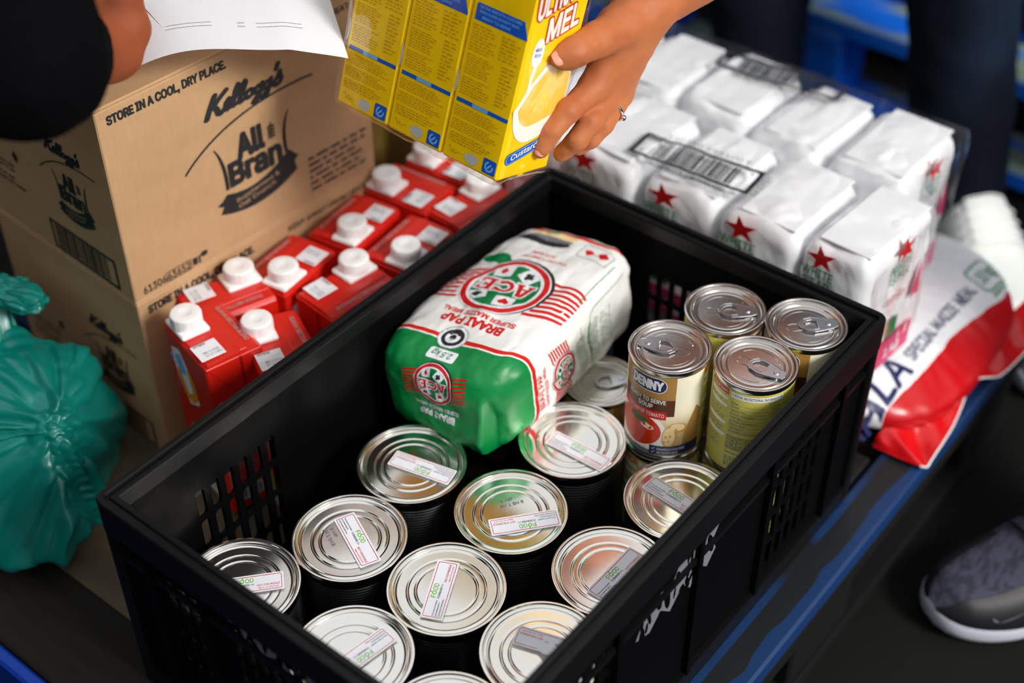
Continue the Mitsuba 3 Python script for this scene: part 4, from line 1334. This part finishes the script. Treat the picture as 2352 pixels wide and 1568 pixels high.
star = sg.Polygon([(math.cos(math.radians(90 + 36 * i)) * (1 if i % 2 == 0 else .40), math.sin(math.radians(90 + 36 * i)) * (1 if i % 2 == 0 else .40)) for i in range(10)])
q = Print()
q.add('red_ink', sa.translate(sa.rotate(sa.scale(star, .0180, .0160, origin=(0, 0)), 12, origin=(0, 0)), -.012, .1705))
for i in range(6):
    q.add('red_ink', disc(.004 + i * .0028, .178 - .002 * i, .0007))
q.add('green_ink', text('WHITE', -.0140, .1475, .0105, .036, anchor='c')).add('green_ink', text('STAR', -.0140, .1345, .0105, .032, anchor='c'))
q.add('pink_ink', sg.Polygon([(.018, .090), (.036, .090), (.029, .137)])).add('pink_ink', sg.box(-.036, .02, .036, .055)).add('green_ink', sg.box(-.036, .060, .0, .082))
q.add('red_ink', text('SUPER MAIZE', -.014, .108, .0065, .036, anchor='c'))
q.add('sticker', text('1 kg', .0, .030, .012, .030, anchor='c'), 2)
fl_front = q.shapes(plane((0, -bag_d / 2 - .0026, 0), (1, 0, 0), (0, 0, 1)), eps=.0003)
q2 = q.moved(.010, 0)
fl_side = q2.shapes(plane((bag_w / 2 + .0026, 0, 0), (0, 1, 0), (0, 0, 1)), eps=.0003)
flour_variants = [ply(flour_mesh(40 + i), 'm_flour_paper', True) for i in range(4)]
flap_v = []
for i in range(2):
    m = rbox(-.026 + .004 * i, .034, -bag_d / 2 + .012, bag_d / 2 - .010, 0, .0030, .0014, 8)
    flap_v.append(ply(m, 'm_flour_paper', 40))
names = ['at the left end', 'second from the left', 'in the middle', 'second from the right', 'at the right end']
FEDGE = ([-.105, -.0115, .0825, .1795, .2760, .3560], [-.155, -.062, .031, .124, .219, .3150])
for row in range(2):
    for i in range(5):
        k = thing('flour_bag', f'white maize flour bag {names[i]} of the {"front" if row == 0 else "back"} row under the film', 'flour bag', 'white flour bags in the clear film pack')
        e0, e1 = FEDGE[row][i], FEDGE[row][i + 1]
        x = (e0 + e1) / 2
        y = .112 + row * .143 + [.004, -.002, .003, -.001, .002][i]
        dz = [0, .003, -.003, .001, .004][(i + 2 * row) % 5]
        tw = place(x, y, FB + dz, ang0 + [1, -2, 1.5, 0, -1.5][(i + row) % 5]) @ T().scale([(e1 - e0 - .001) / bag_w, 1, 1])
        put(f'{k}__bag', flour_variants[(i + 3 * row) % 4], tw)
        put(f'{k}__top_flap', flap_v[i % 2], tw @ T().translate([0, 0, FH - .0015]))
        if row == 0:
            stick(k, fl_front, tw)
        if i == 4:
            stick(k, fl_side, tw)


def film_z(x, y):
    """Film lies on the bag tops and dips a little between them."""
    fx = np.abs(((x + .012) / .0955) % 1 - .5) * 2
    dip = .0015 * np.clip((fx - .82) / .18, 0, 1) ** 2
    fy = np.abs(y - .184) / .012
    dip = dip + .0015 * np.clip(1 - fy, 0, 1) ** 2
    z = FB + FH + .0085 - dip
    p = np.stack([x, y, 0 * x], -1)
    z = z + (meshkit.fbm(p * 26 + 7, 3, 21) - .5) * .005 + np.abs(meshkit.fbm(p * [50, 22, 1] + 3, 3, 22) - .5) * .004
    return z


nx, ny = 150, 110
gx, gy = np.linspace(-1, 1, nx), np.linspace(-1, 1, ny)
GX, GY = np.meshgrid(gx, gy, indexing='ij')
edgeq = np.maximum(np.abs(GX), np.abs(GY))
down = np.clip((edgeq - .86) / .14, 0, 1)
px = np.where(edgeq < .86, .1200 + GX / .86 * .2420, .1200 + np.clip(GX / .86, -1, 1) * .2420)
py = np.where(edgeq < .86, .1800 + GY / .86 * .1460, .1800 + np.clip(GY / .86, -1, 1) * .1460)
px = px - .042 * np.clip((py - .165) / .05, 0, 1)
pz = film_z(px, py)
rim_soft = np.clip((edgeq - .74) / .12, 0, 1)
pz = pz - .006 * rim_soft ** 3 - down * .135
wob = (meshkit.fbm(np.stack([px, py, pz], -1) * [40, 40, 16], 3, 31) - .5) * .012 * (down > 0)
px, py = px + np.sign(GX) * wob * (np.abs(GX) >= np.abs(GY)), py + np.sign(GY) * wob * (np.abs(GY) > np.abs(GX))
i, j = np.meshgrid(np.arange(nx - 1), np.arange(ny - 1), indexing='ij')
kk = (i * ny + j).ravel()
film = trimesh.Trimesh(np.stack([px, py, pz], -1).reshape(-1, 3), np.vstack([np.stack([kk, kk + ny, kk + ny + 1], 1), np.stack([kk, kk + ny + 1, kk + 1], 1)]), process=False)
k = thing('plastic_wrap', 'clear film over the white flour bags with printed black barcode', 'plastic wrap')
put(f'{k}__film', ply(film, 'm_film', True))


def on_film(o, R):
    R = np.array(R, float) / np.linalg.norm(R)
    Uu = np.array([-R[1], R[0]])

    def fn(uv):
        p = np.array(o) + uv[:, :1] * R + uv[:, 1:2] * Uu
        z = film_z(p[:, 0], p[:, 1])
        return np.column_stack([p, z]), np.tile([0, 0, 1.0], (len(uv), 1))
    return fn


def barcode(w, h, seed):
    q = Print().add('black_ink', outline(sg.box(0, 0, w, h), .0052))
    r = np.random.default_rng(seed)
    x = .024
    while x < w - .026:
        b = r.choice([.0009, .0016, .0024, .0036])
        q.add('black_ink', sg.box(x, .007, x + b, h - .007))
        x += b + r.choice([.0014, .0020, .0032])
    q.add('black_ink', disc(.011, .010, .0016)).add('black_ink', disc(w - .011, h - .011, .0016))
    q.add('black_ink', text('WHITE STAR INSTANT', w * .62, h + .004, .0052, w * .42, rot=0, anchor='c')).add('black_ink', text('MAIZE MEAL PORRIDGE', w * .25, h + .004, .0048, w * .36, anchor='c'))
    q.add('black_ink', text('6 001253 012345', w * .5, -.010, .0055, w * .7, bold=False, anchor='c'))
    q.add('black_ink', text('10 x 1 kg', -.004, h * .12, .0056, h * .86, rot=90, bold=False))
    return q


BQ = np.array([.1985, .0925])
pbar = barcode(.139, .044, 12).shapes(on_film((.1945, .1140), (-.9960, -.085)), size=.006, eps=.0006)
stick(k, pbar)
pbar2 = barcode(.150, .036, 14).shapes(on_film((.1800, .3150), (-.99, -.10)), size=.006, eps=.0006)
stick(k, pbar2)

# ------------------------------------------------------------------ teal plastic bag at the left
tv, tf = superquad(1, 1, 1, 5.5, 64)
E_, F_ = np.array([-.6, .8]), np.array([-.8, -.6])
t = (tv[:, 2] + 1) / 2
lo_e, hi_e = -.168 * (1 - t) - .082 * t, .090 * (1 - t) + .084 * t
e = np.where(tv[:, 0] < 0, -tv[:, 0] * lo_e, tv[:, 0] * hi_e)
f_ = tv[:, 1] * (.140 + .020 * (1 - t))
zz = t * .166
dome = np.clip((t - .8) / .2, 0, 1) * (1 - np.clip(np.hypot(e / .075, (f_ - .02) / .13), 0, 1) ** 2)
zz = zz + .018 * dome
L3 = np.stack([e, f_, zz], 1)
C1 = np.array([-.080, -.140, .158])
rel = L3 - C1
dist1 = np.linalg.norm(rel, axis=1)
az, el = np.arctan2(rel[:, 0], rel[:, 1] + .02), np.arctan2(rel[:, 2], np.hypot(rel[:, 0], rel[:, 1]) + 1e-6)
ridge = np.abs(meshkit.fbm(np.stack([az * 3.4, el * 3.0, dist1 * 2 + 3], 1), 3, 41) - .5) * 2
K0 = np.array([.015, .045, .185])
rk = L3 - K0
azk = np.arctan2(rk[:, 0], rk[:, 1])
ridge2 = np.abs(meshkit.fbm(np.stack([np.cos(azk) * 4, np.sin(azk) * 4, np.linalg.norm(rk, axis=1) * 3], 1), 3, 42) - .5) * 2
big = meshkit.fbm(L3 * 11 + 3, 2, 43) - .5
nn = np.sign(tv) * np.abs(tv) ** 4
nn /= np.linalg.norm(nn, axis=1, keepdims=True) + 1e-9
amp = .030 * np.clip(dist1 / .05, 0, 1)
d = amp * (ridge - .6) + .010 * (ridge2 - .5) * np.clip(t * 2 - .6, 0, 1) + .016 * big * np.clip(dist1 / .06, 0, 1)
L3 = L3 + nn * d[:, None]
L3[:, 2] = np.maximum(L3[:, 2], .0)
P3 = np.column_stack([np.array([-.319, -.535]) + L3[:, :1] * E_ + L3[:, 1:2] * F_, L3[:, 2] + PT + .0034])
P3[:, 1] = np.minimum(P3[:, 1], -.4025)
k = thing('plastic_bag', 'teal green plastic bag with tied top beside the crate and boxes', 'plastic bag')
put(f'{k}__bag', ply(trimesh.Trimesh(P3, tf, process=False), 'm_teal', True))
nk = tube(np.array([(-.338, -.492, .250), (-.340, -.480, .276), (-.342, -.468, .296), (-.344, -.460, .312), (-.345, -.457, .326)]), np.array([.058, .040, .022, .014, .012]), 48)
v = np.array(nk.vertices)
r_ = np.random.default_rng(8).random(48)
w = np.tile(r_, 5)
v[:240] += (v[:240] - np.repeat(np.array([(-.338, -.492, .250), (-.340, -.480, .276), (-.342, -.468, .296), (-.344, -.460, .312), (-.345, -.457, .326)]), 48, 0)) * ((w - .5) * .35)[:, None]
put(f'{k}__neck', ply(trimesh.Trimesh(v, nk.faces, process=False), 'm_teal', True))
for s, off, a in ((51, (.018, .006, .030), 18), (52, (-.050, -.004, .024), 165), (53, (-.010, .0, .012), 70)):
    v, f = superquad(.046, .020, .014, 2.6, 20)
    v = v + v / (np.linalg.norm(v, axis=1, keepdims=True) + 1e-9) * ((np.abs(meshkit.fbm(v * [30, 110, 110] + s, 3, s) - .5)) * .034 - .006)[:, None]
    a = math.radians(a)
    R = np.array([[math.cos(a), -math.sin(a), 0], [math.sin(a), math.cos(a), 0], [0, 0, 1]])
    put(f'{k}__knot_ear', ply(trimesh.Trimesh(v @ R.T + np.array([-.345, -.458, .306]) + off, f, process=False), 'm_teal', True))

# ------------------------------------------------------------------ paper sheet held over the boxes
nu, nv = 40, 40
U, V = np.meshgrid(np.linspace(0, 1, nu), np.linspace(0, 1, nv), indexing='ij')
PBL, PBR = np.array([-.1765, -.3770, .600]), np.array([-.0540, -.2200, .600])
across = PBR - PBL
updir = np.array([-.806, .592, 0]) * .297


def paper_at(u, v):
    p = PBL + u[..., None] * across + v[..., None] * updir
    z = .016 * np.sin(np.pi * u) * (1 - .4 * v) + .010 * np.sin(u * 7 + v * 2) * (1 - v) * .5 + .022 * v - .012 * np.clip(u - .75, 0, 1) * 4 * (1 - v)
    p = p.copy()
    p[..., 2] += z
    return p


pp = paper_at(U, V).reshape(-1, 3)
i, j = np.meshgrid(np.arange(nu - 1), np.arange(nv - 1), indexing='ij')
kk = (i * nv + j).ravel()
k = thing('paper_sheet', 'white paper delivery sheet held above the cereal cartons', 'paper')
put(f'{k}__sheet', ply(trimesh.Trimesh(pp, np.vstack([np.stack([kk, kk + nv, kk + nv + 1], 1), np.stack([kk, kk + nv + 1, kk + 1], 1)]), process=False), 'm_paper', True))
L = np.linalg.norm(across)


def on_paper(uv):
    p = paper_at(uv[:, 0] / L, uv[:, 1] / .297)
    return p, np.tile([0, 0, 1.0], (len(uv), 1))


q = Print()
for y in (.040, .046):
    q.add('grey_ink', sg.box(.048, y, .088, y + .0005)).add('grey_ink', sg.box(.126, y - .004, .166, y - .0035))
q.add('grey_ink', text('Signed', .110, .0430, .0022, .006, bold=False)).add('grey_ink', text('Dated', .110, .0370, .0022, .006, bold=False)).add('grey_ink', text('Page 1', .020, .026, .0022, .007, bold=False))
for i in range(5):
    q.add('grey_ink', text('Item %d' % (i + 1), .060, .092 + i * .006, .0022, .011, bold=False)).add('grey_ink', text('Qty %d box' % (2 * i + 1), .086, .095 + i * .0055, .0022, .015, bold=False))
stick(k, q.shapes(on_paper, size=.008, eps=.0004))

# ------------------------------------------------------------------ people
def A(*v):
    return np.array(v, float)


FWD = LOOK / np.linalg.norm(LOOK)
# the person whose right hand carries the custard cartons
k = thing('person', 'person reaching in with a bare forearm, hand with a ring gripping the custard pack', 'person')
RH = dict(elbow=A(0.1663, 0.2103, 0.6762), fore=A(0.1447, 0.0678, 0.6407), wrist=A(0.1281, -0.0322, 0.6213), cmc=A(0.1302, -0.07, 0.6196), tmcp=A(0.132, -0.1066, 0.6237), tip1=A(0.1328, -0.1368, 0.6266), ttip=A(0.1263, -0.1492, 0.6233), imcp=A(0.128, -0.1022, 0.5742), ipip=A(0.1262, -0.1375, 0.5669), idip=A(0.1228, -0.1562, 0.5542), itip=A(0.1202, -0.168, 0.5395), mmcp=A(0.1297, -0.0893, 0.5571), mpip=A(0.1375, -0.1203, 0.5512), mdip=A(0.1351, -0.1357, 0.5393), mtip=A(0.1226, -0.1414, 0.5234), rmcp=A(0.1276, -0.0708, 0.5447), rpip=A(0.1344, -0.0957, 0.5359), rdip=A(0.1303, -0.1079, 0.5249), rtip=A(0.1201, -0.1119, 0.5135), pmcp=A(0.1212, -0.0494, 0.5411), ppip=A(0.125, -0.0676, 0.5312), pdip=A(0.1221, -0.0784, 0.5206), ptip=A(0.1137, -0.0832, 0.5102))
hand = body_of(
    [[(RH['elbow'], .046), (RH['fore'], .034), (RH['wrist'], .0250)], [(RH['wrist'], .0230), (RH['imcp'], .0125)], [(RH['wrist'], .0225), (RH['mmcp'], .0125)], [(RH['wrist'], .0225), (RH['rmcp'], .0120)],
     [(RH['wrist'], .0210), (RH['pmcp'], .0108)], [(RH['wrist'], .022), (RH['cmc'], .0185), (RH['tmcp'], .0150)], [(RH['cmc'], .014), (RH['imcp'], .0105)]],
    [[(RH['tmcp'], .0150), (RH['tip1'], .0128), ((RH['tip1'] + RH['ttip']) / 2, .0122), (RH['ttip'], .0098)],
     [(RH['imcp'], .0132), ((RH['imcp'] + RH['ipip']) / 2, .0110), (RH['ipip'], .0108), (RH['idip'], .0090), (RH['itip'], .0074)],
     [(RH['mmcp'], .0132), ((RH['mmcp'] + RH['mpip']) / 2, .0110), (RH['mpip'], .0108), (RH['mdip'], .0092), (RH['mtip'], .0076)],
     [(RH['rmcp'], .0126), (RH['rpip'], .0102), (RH['rdip'], .0088), (RH['rtip'], .0074)],
     [(RH['pmcp'], .0112), (RH['ppip'], .0090), (RH['pdip'], .0078), (RH['ptip'], .0066)]], .0022, k_core=.010)
hp = np.asarray(hand.vertices)
hand.vertices = hp + np.asarray(hand.vertex_normals) * ((meshkit.fbm(hp * 120, 3, 61) - .5) * .0018)[:, None]
put(f'{k}__arm', ply(hand, 'm_skin', True))


def nail(tip, prev, outward, w, name):
    d = (tip - prev) / np.linalg.norm(tip - prev)
    n = outward - d * (outward @ d)
    n /= np.linalg.norm(n)
    s = np.cross(d, n)
    v, f = superquad(w, w * 1.25, .0009, 3, 12)
    v = v.copy()
    v[:, 2] -= (v[:, 0] / w) ** 2 * .0022
    put(name, ply(trimesh.Trimesh(tip + v[:, :1] * s + v[:, 1:2] * d + v[:, 2:] * n, f, process=False), 'm_nail', True))


nail(RH['itip'] + FWD * -.0062, RH['idip'] + FWD * -.0062, -FWD, .0050, f'{k}__fingernail')
nail(RH['ttip'] + FWD * -.0085, RH['tip1'] + FWD * -.0085, -FWD, .0066, f'{k}__fingernail')
rd = RH['rpip'] - RH['rmcp']
rd = rd / np.linalg.norm(rd)
rc = RH['rmcp'] + rd * np.linalg.norm(RH['rpip'] - RH['rmcp']) * .45
e1 = np.cross(rd, -FWD)
e1 /= np.linalg.norm(e1)
e2 = np.cross(rd, e1)
an = np.linspace(0, 2 * np.pi, 40)
rg = put(f'{k}__finger_ring', ply(tube(np.array([rc + .0130 * (math.cos(t) * e1 + math.sin(t) * e2) for t in an]), .0013, 8), 'm_ring', True))
put(f'{rg}__stone', ply(moved(trimesh.creation.icosphere(subdivisions=1, radius=.0028), frame(rc + e1 * -.0142, [1, 0, 0], [0, 1, 0], [0, 0, 1]).matrix), 'm_ring'))

# the person at the left: black sleeve, hand on the paper
k = thing('person', 'person in a black jacket sleeve at the left, hand holding the paper', 'person')
LH = dict(shoulder=A(-0.1085, -0.4863, 0.8312), far=A(-0.1415, -0.5874, 0.7648), elbow=A(-0.069, -0.5285, 0.7347), elbow2=A(-0.0571, -0.5251, 0.7292), cuff0=A(-0.0936, -0.4846, 0.7003), cuff=A(-0.1321, -0.4426, 0.6742), lwrist=A(-0.1381, -0.4145, 0.658), t1=A(-0.1308, -0.4002, 0.6502), t2=A(-0.1375, -0.3827, 0.663), t3=A(-0.1613, -0.3593, 0.6782), t4=A(-0.1835, -0.3355, 0.6851), f1a=A(-0.1872, -0.3628, 0.6633), f1b=A(-0.2101, -0.3262, 0.6592), f1c=A(-0.2133, -0.3066, 0.6638), f2a=A(-0.2029, -0.3653, 0.6572), f2b=A(-0.2362, -0.3204, 0.6527), f2c=A(-0.2406, -0.301, 0.6581), f3a=A(-0.2224, -0.3623, 0.6435), f3b=A(-0.26, -0.3182, 0.6415), f3c=A(-0.2647, -0.2982, 0.6476), f4a=A(-0.2397, -0.3593, 0.6282), f4b=A(-0.2613, -0.3326, 0.6372), f4c=A(-0.2689, -0.3155, 0.6426))
sl = body_of([[(LH['shoulder'], .062), (LH['elbow'], .0555), (LH['elbow2'], .0535)], [(LH['elbow2'], .0535), (LH['cuff0'], .043), (LH['cuff'], .0335)], [(LH['far'], .07), (LH['elbow'], .055)],
              [(LH['shoulder'], .062), (A(-.17, -.70, 1.16), .075)], [(A(-.41, -1.0, .93), .145), (A(-.31, -.86, 1.19), .150)], [(A(-.17, -.70, 1.16), .07), (A(-.42, -.84, 1.20), .085)], [(A(-.29, -.81, 1.26), .07), (A(-.27, -.78, 1.32), .06)]], [], .008, k_core=.014)  # unseen torso, with the legs below, shades the left box faces
svv = np.asarray(sl.vertices)
sl.vertices = svv + np.asarray(sl.vertex_normals) * ((np.abs(meshkit.fbm(svv * 26, 3, 71) - .5)) * .010)[:, None]
lh = body_of([[(LH['cuff0'], .026), (LH['lwrist'], .024)], [(LH['lwrist'], .022), (LH['f1a'], .0135)], [(LH['lwrist'], .022), (LH['f2a'], .0135)], [(LH['lwrist'], .021), (LH['f3a'], .013)], [(LH['lwrist'], .02), (LH['f4a'], .0118)],
              [(LH['lwrist'], .020), (LH['t1'], .0165), (LH['t2'], .0175)], [(LH['t2'], .014), (LH['f1a'], .0115)]],
             [[(LH['t2'], .0170), (LH['t3'], .0125), (LH['t4'], .010)], [(LH['f1a'], .0140), (LH['f1b'], .0112), (LH['f1c'], .0095)], [(LH['f2a'], .0140), (LH['f2b'], .0112), (LH['f2c'], .0095)],
              [(LH['f3a'], .0132), (LH['f3b'], .0108), (LH['f3c'], .009)], [(LH['f4a'], .012), (LH['f4b'], .0095), (LH['f4c'], .008)]], .0032)
put(f'{k}__unseen_trousers', ply(body_of([[(A(-.50, -1.04, .06), .065), (A(-.49, -1.03, .5), .075), (A(-.44, -1.01, .92), .12)], [(A(-.35, -1.08, .06), .065), (A(-.36, -1.05, .5), .075), (A(-.38, -1.02, .92), .12)]], [], .016, k_core=.04), 'm_denim_dark', True))
hc = A(-.235, -.745, 1.44)
hd = body_of([[(hc + A(-.03, -.03, .02), .088), (hc + A(.02, .03, -.02), .080)], [(hc + A(.045, .05, -.06), .045), (hc, .08)], [(hc + A(-.03, -.04, -.14), .055), (hc + A(-.02, -.02, -.02), .06)]], [[(hc + A(.075, .080, -.005), .008), (hc + A(.088, .092, -.032), .014)], [(hc + A(.045, -.085, .0), .012), (hc + A(.05, -.088, -.035), .010)], [(hc + A(-.085, .06, .0), .012), (hc + A(-.08, .065, -.035), .010)]], .008)
hk = put(f'{k}__head', ply(hd, 'm_skin_dark', True))
put(f'{hk}__hair', ply(body_of([[(hc + A(-.045, -.045, .045), .090), (hc + A(.01, .012, .048), .070)]], [], .008), 'm_black_cloth', True))
put(f'{k}__hand', ply(lh, 'm_skin_dark', True))
put(f'{k}__jacket', ply(sl, 'm_black_cloth', True))


def shoe_mesh(length, width, height, seed, collar=True):
    """A trainer along +x, toe at +x end (x = length), sole bottom at z = 0: (upper, sole)."""
    n, m = 40, 28
    t = np.linspace(0, 1, n)
    half = width / 2 * (.72 + .28 * np.sin(np.pi * np.clip(t * 1.05 - .02, 0, 1)) + .16 * np.exp(-((t - .70) / .22) ** 2)) * np.sqrt(np.clip(1 - ((t - .5) / .505) ** 8, 0, 1))
    top = np.interp(t, [0, .06, .2, .38, .52, .65, .8, .92, 1.0], [.70, .98, 1.0, .98, .80, .64, .55, .47, .26]) * height
    V = []
    for i in range(n):
        a = np.linspace(0, np.pi, m)
        y = half[i] * np.sign(np.cos(a)) * np.abs(np.cos(a)) ** .75
        zz = .021 + (top[i] - .021) * np.abs(np.sin(a)) ** .8
        V.append(np.stack([np.full(m, t[i] * length), y, zz], 1))
    V = np.array(V)
    i, j = np.meshgrid(np.arange(n - 1), np.arange(m - 1), indexing='ij')
    kk = (i * m + j).ravel()
    f = np.vstack([np.stack([kk, kk + 1, kk + m + 1], 1), np.stack([kk, kk + m + 1, kk + m], 1)])
    up_ = trimesh.Trimesh(V.reshape(-1, 3), f, process=False)
    S = []
    prof = [(.86, 0.0), (.98, .004), (1.05, .012), (1.05, .024), (1.00, .028), (.9, .028)]
    o = np.concatenate([np.stack([t * length, half], 1), np.stack([t[::-1] * length, -half[::-1]], 1)])
    c = np.array([length / 2, 0])
    lift = lambda x: .011 * np.clip((x / length - .72) / .28, 0, 1) ** 2 + .012 * np.clip((.12 - x / length) / .12, 0, 1) ** 2
    rows = []
    for s, z in prof:
        q = c + (o - c) * [1 + (s - 1) * .35, s]
        rows.append(np.column_stack([q, z + lift(q[:, 0])]))
    rows = np.array(rows)
    kx, ky = rows.shape[:2]
    i, j = np.meshgrid(np.arange(kx - 1), np.arange(ky), indexing='ij')
    a, b = i * ky + j, i * ky + (j + 1) % ky
    f = np.vstack([np.stack([a.ravel(), b.ravel(), (b + ky).ravel()], 1), np.stack([a.ravel(), (b + ky).ravel(), (a + ky).ravel()], 1)])
    vs = rows.reshape(-1, 3)
    vs = np.vstack([vs, [[length / 2, 0, 0]], [[length / 2, 0, .028]]])
    nb = kx * ky
    jj = np.arange(ky)
    f = np.vstack([f, np.stack([np.full(ky, nb), (jj + 1) % ky, jj], 1), np.stack([np.full(ky, nb + 1), nb - ky + jj, nb - ky + (jj + 1) % ky], 1)])
    uv_ = np.asarray(up_.vertices).copy()
    uv_[:, 2] += lift(uv_[:, 0])
    up_ = trimesh.Trimesh(uv_, up_.faces, process=False)
    return up_, trimesh.Trimesh(vs, f, process=False), V + np.array([0, 0, 1.0]) * lift(V[..., :1])


def shoe(k, name, tw, mats, dims, swoosh=False, laces='m_shoe_black', loop=True):
    up_, so, V = shoe_mesh(*dims, 3)
    s = put(f'{k}__{name}', ply(up_, mats[0], True), tw)
    put(f'{s}__sole', ply(so, mats[1], 35), tw)
    n, m = V.shape[:2]

    def strip(i0, i1, j0, j1, out):
        g = V[i0:i1, j0:j1].copy()
        nn = np.cross(np.gradient(g, axis=0), np.gradient(g, axis=1))
        nn /= np.linalg.norm(nn, axis=2, keepdims=True) + 1e-12
        sgn = np.sign((nn * (g - [dims[0] / 2, 0, .03])).sum(2).mean())
        g = g + nn * sgn * out
        a, b = g.shape[:2]
        i, j = np.meshgrid(np.arange(a - 1), np.arange(b - 1), indexing='ij')
        kk = (i * b + j).ravel()
        return trimesh.Trimesh(g.reshape(-1, 3), np.vstack([np.stack([kk, kk + 1, kk + b + 1], 1), np.stack([kk, kk + b + 1, kk + b], 1)]), process=False)
    for j0, j1 in ((0, 10), (m - 10, m)):
        put(f'{s}__side_panel', ply(strip(25, 40, j0, j1, .0014), mats[2], True), tw)
    put(f'{s}__tongue', ply(strip(14, 24, 10, 18, .004), mats[2], True), tw)
    for i in range(4):
        p = V[17 + i * 2, 8:20] + np.array([0, 0, .006])
        put(f'{s}__lace', ply(tube(p, .0022, 8), laces, True), tw)
    lp = [V[17, 12] + [0, 0, .008], V[16, 10] + [-.004, .01, .02], V[15, 8] + [.0, .022, .024], V[17, 6] + [.01, .024, .016], V[18, 10] + [0, .004, .009]]
    t = np.linspace(0, 4, 24)
    lp = np.array([[np.interp(x, range(5), np.array(lp)[:, c]) for c in range(3)] for x in t])
    if loop:
        put(f'{s}__lace', ply(tube(lp, .0018, 8), laces, True), tw)
    if swoosh:
        sw = sg.Polygon(bezier((-.016, .006), (-.010, -.007), (.018, .0085)) + bezier((.018, .0085), (-.006, -.0015), (-.009, .0005)) + [(-.012, .004)]).buffer(.0002)
        row = V[31, 3]
        nrm = np.array([.35, .94, .15])
        for sg_ in (1, -1):
            o = V[31, 3 if sg_ > 0 else m - 4] * [1, 1, 1] + np.array([0, .0030 * sg_, .001])
            tdir = V[33, 3 if sg_ > 0 else m - 4] - V[29, 3 if sg_ > 0 else m - 4]
            tdir /= np.linalg.norm(tdir)
            u_ = np.array([0, -.25 * sg_, 1.0])
            u_ -= tdir * (u_ @ tdir)
            u_ /= np.linalg.norm(u_)
            r_ = -tdir * 1.0
            for c, sh_ in Print().add('grey_ink', sw).shapes(plane(o, r_ * (1 if sg_ > 0 else 1), u_), eps=.0004 * sg_ if False else .0002).items():
                put(f'{s}__emblem', sh_, tw)
    return s


def leg(pts, edge=.012, amp=.010, seed=1):
    m = body_of([pts], [], edge)
    v = np.asarray(m.vertices)
    w = np.abs(meshkit.fbm(v * [9, 9, 20] + seed, 3, 80 + seed) - .5) * amp * 2
    m.vertices = v + np.asarray(m.vertex_normals) * w[:, None]
    return m


k = thing('person', 'person in dark blue jeans and a white trainer standing behind the flour pack', 'person')
put(f'{k}__jeans_leg', ply(leg([(A(.222, .650, .080), .056), (A(.190, .665, .20), .065), (A(.135, .695, .40), .074), (A(.06, .69, .80), .095)], seed=2), 'm_denim', True))
put(f'{k}__jeans_leg', ply(leg([(A(-.130, .690, .075), .060), (A(-.150, .700, .25), .070), (A(-.165, .700, .45), .078), (A(-.12, .69, .80), .095)], seed=5), 'm_denim_dark', True))
WSH = place(.185, .690, 0, -43)
shoe(k, 'white_trainer', WSH, ('m_white_shoe', 'm_white_shoe', 'm_white_shoe'), (.285, .104, .115), laces='m_white', loop=False)
shoe(k, 'white_trainer', place(-.155, .770, 0, -95), ('m_white_shoe', 'm_white_shoe', 'm_white_shoe'), (.285, .104, .115), laces='m_white', loop=False)
k = thing('person', 'person wearing dark grey knit trainers with white soles, standing on the dark floor', 'person')
shoe(k, 'knit_trainer', place(.6375, .252, 0, -120), ('m_knit', 'm_sole', 'm_shoe_black'), (.275, .100, .118), True)
shoe(k, 'knit_trainer', place(.558, .650, 0, -120), ('m_knit', 'm_sole', 'm_shoe_black'), (.275, .100, .105), True, loop=False)
put(f'{k}__trouser_leg', ply(leg([(A(.605, .192, .115), .046), (A(.66, .24, .30), .062), (A(.72, .27, .55), .075)], seed=7), 'm_denim_dark', True))
put(f'{k}__trouser_leg', ply(leg([(A(.523, .588, .115), .046), (A(.60, .62, .30), .062), (A(.69, .64, .55), .075)], seed=8), 'm_denim_dark', True))
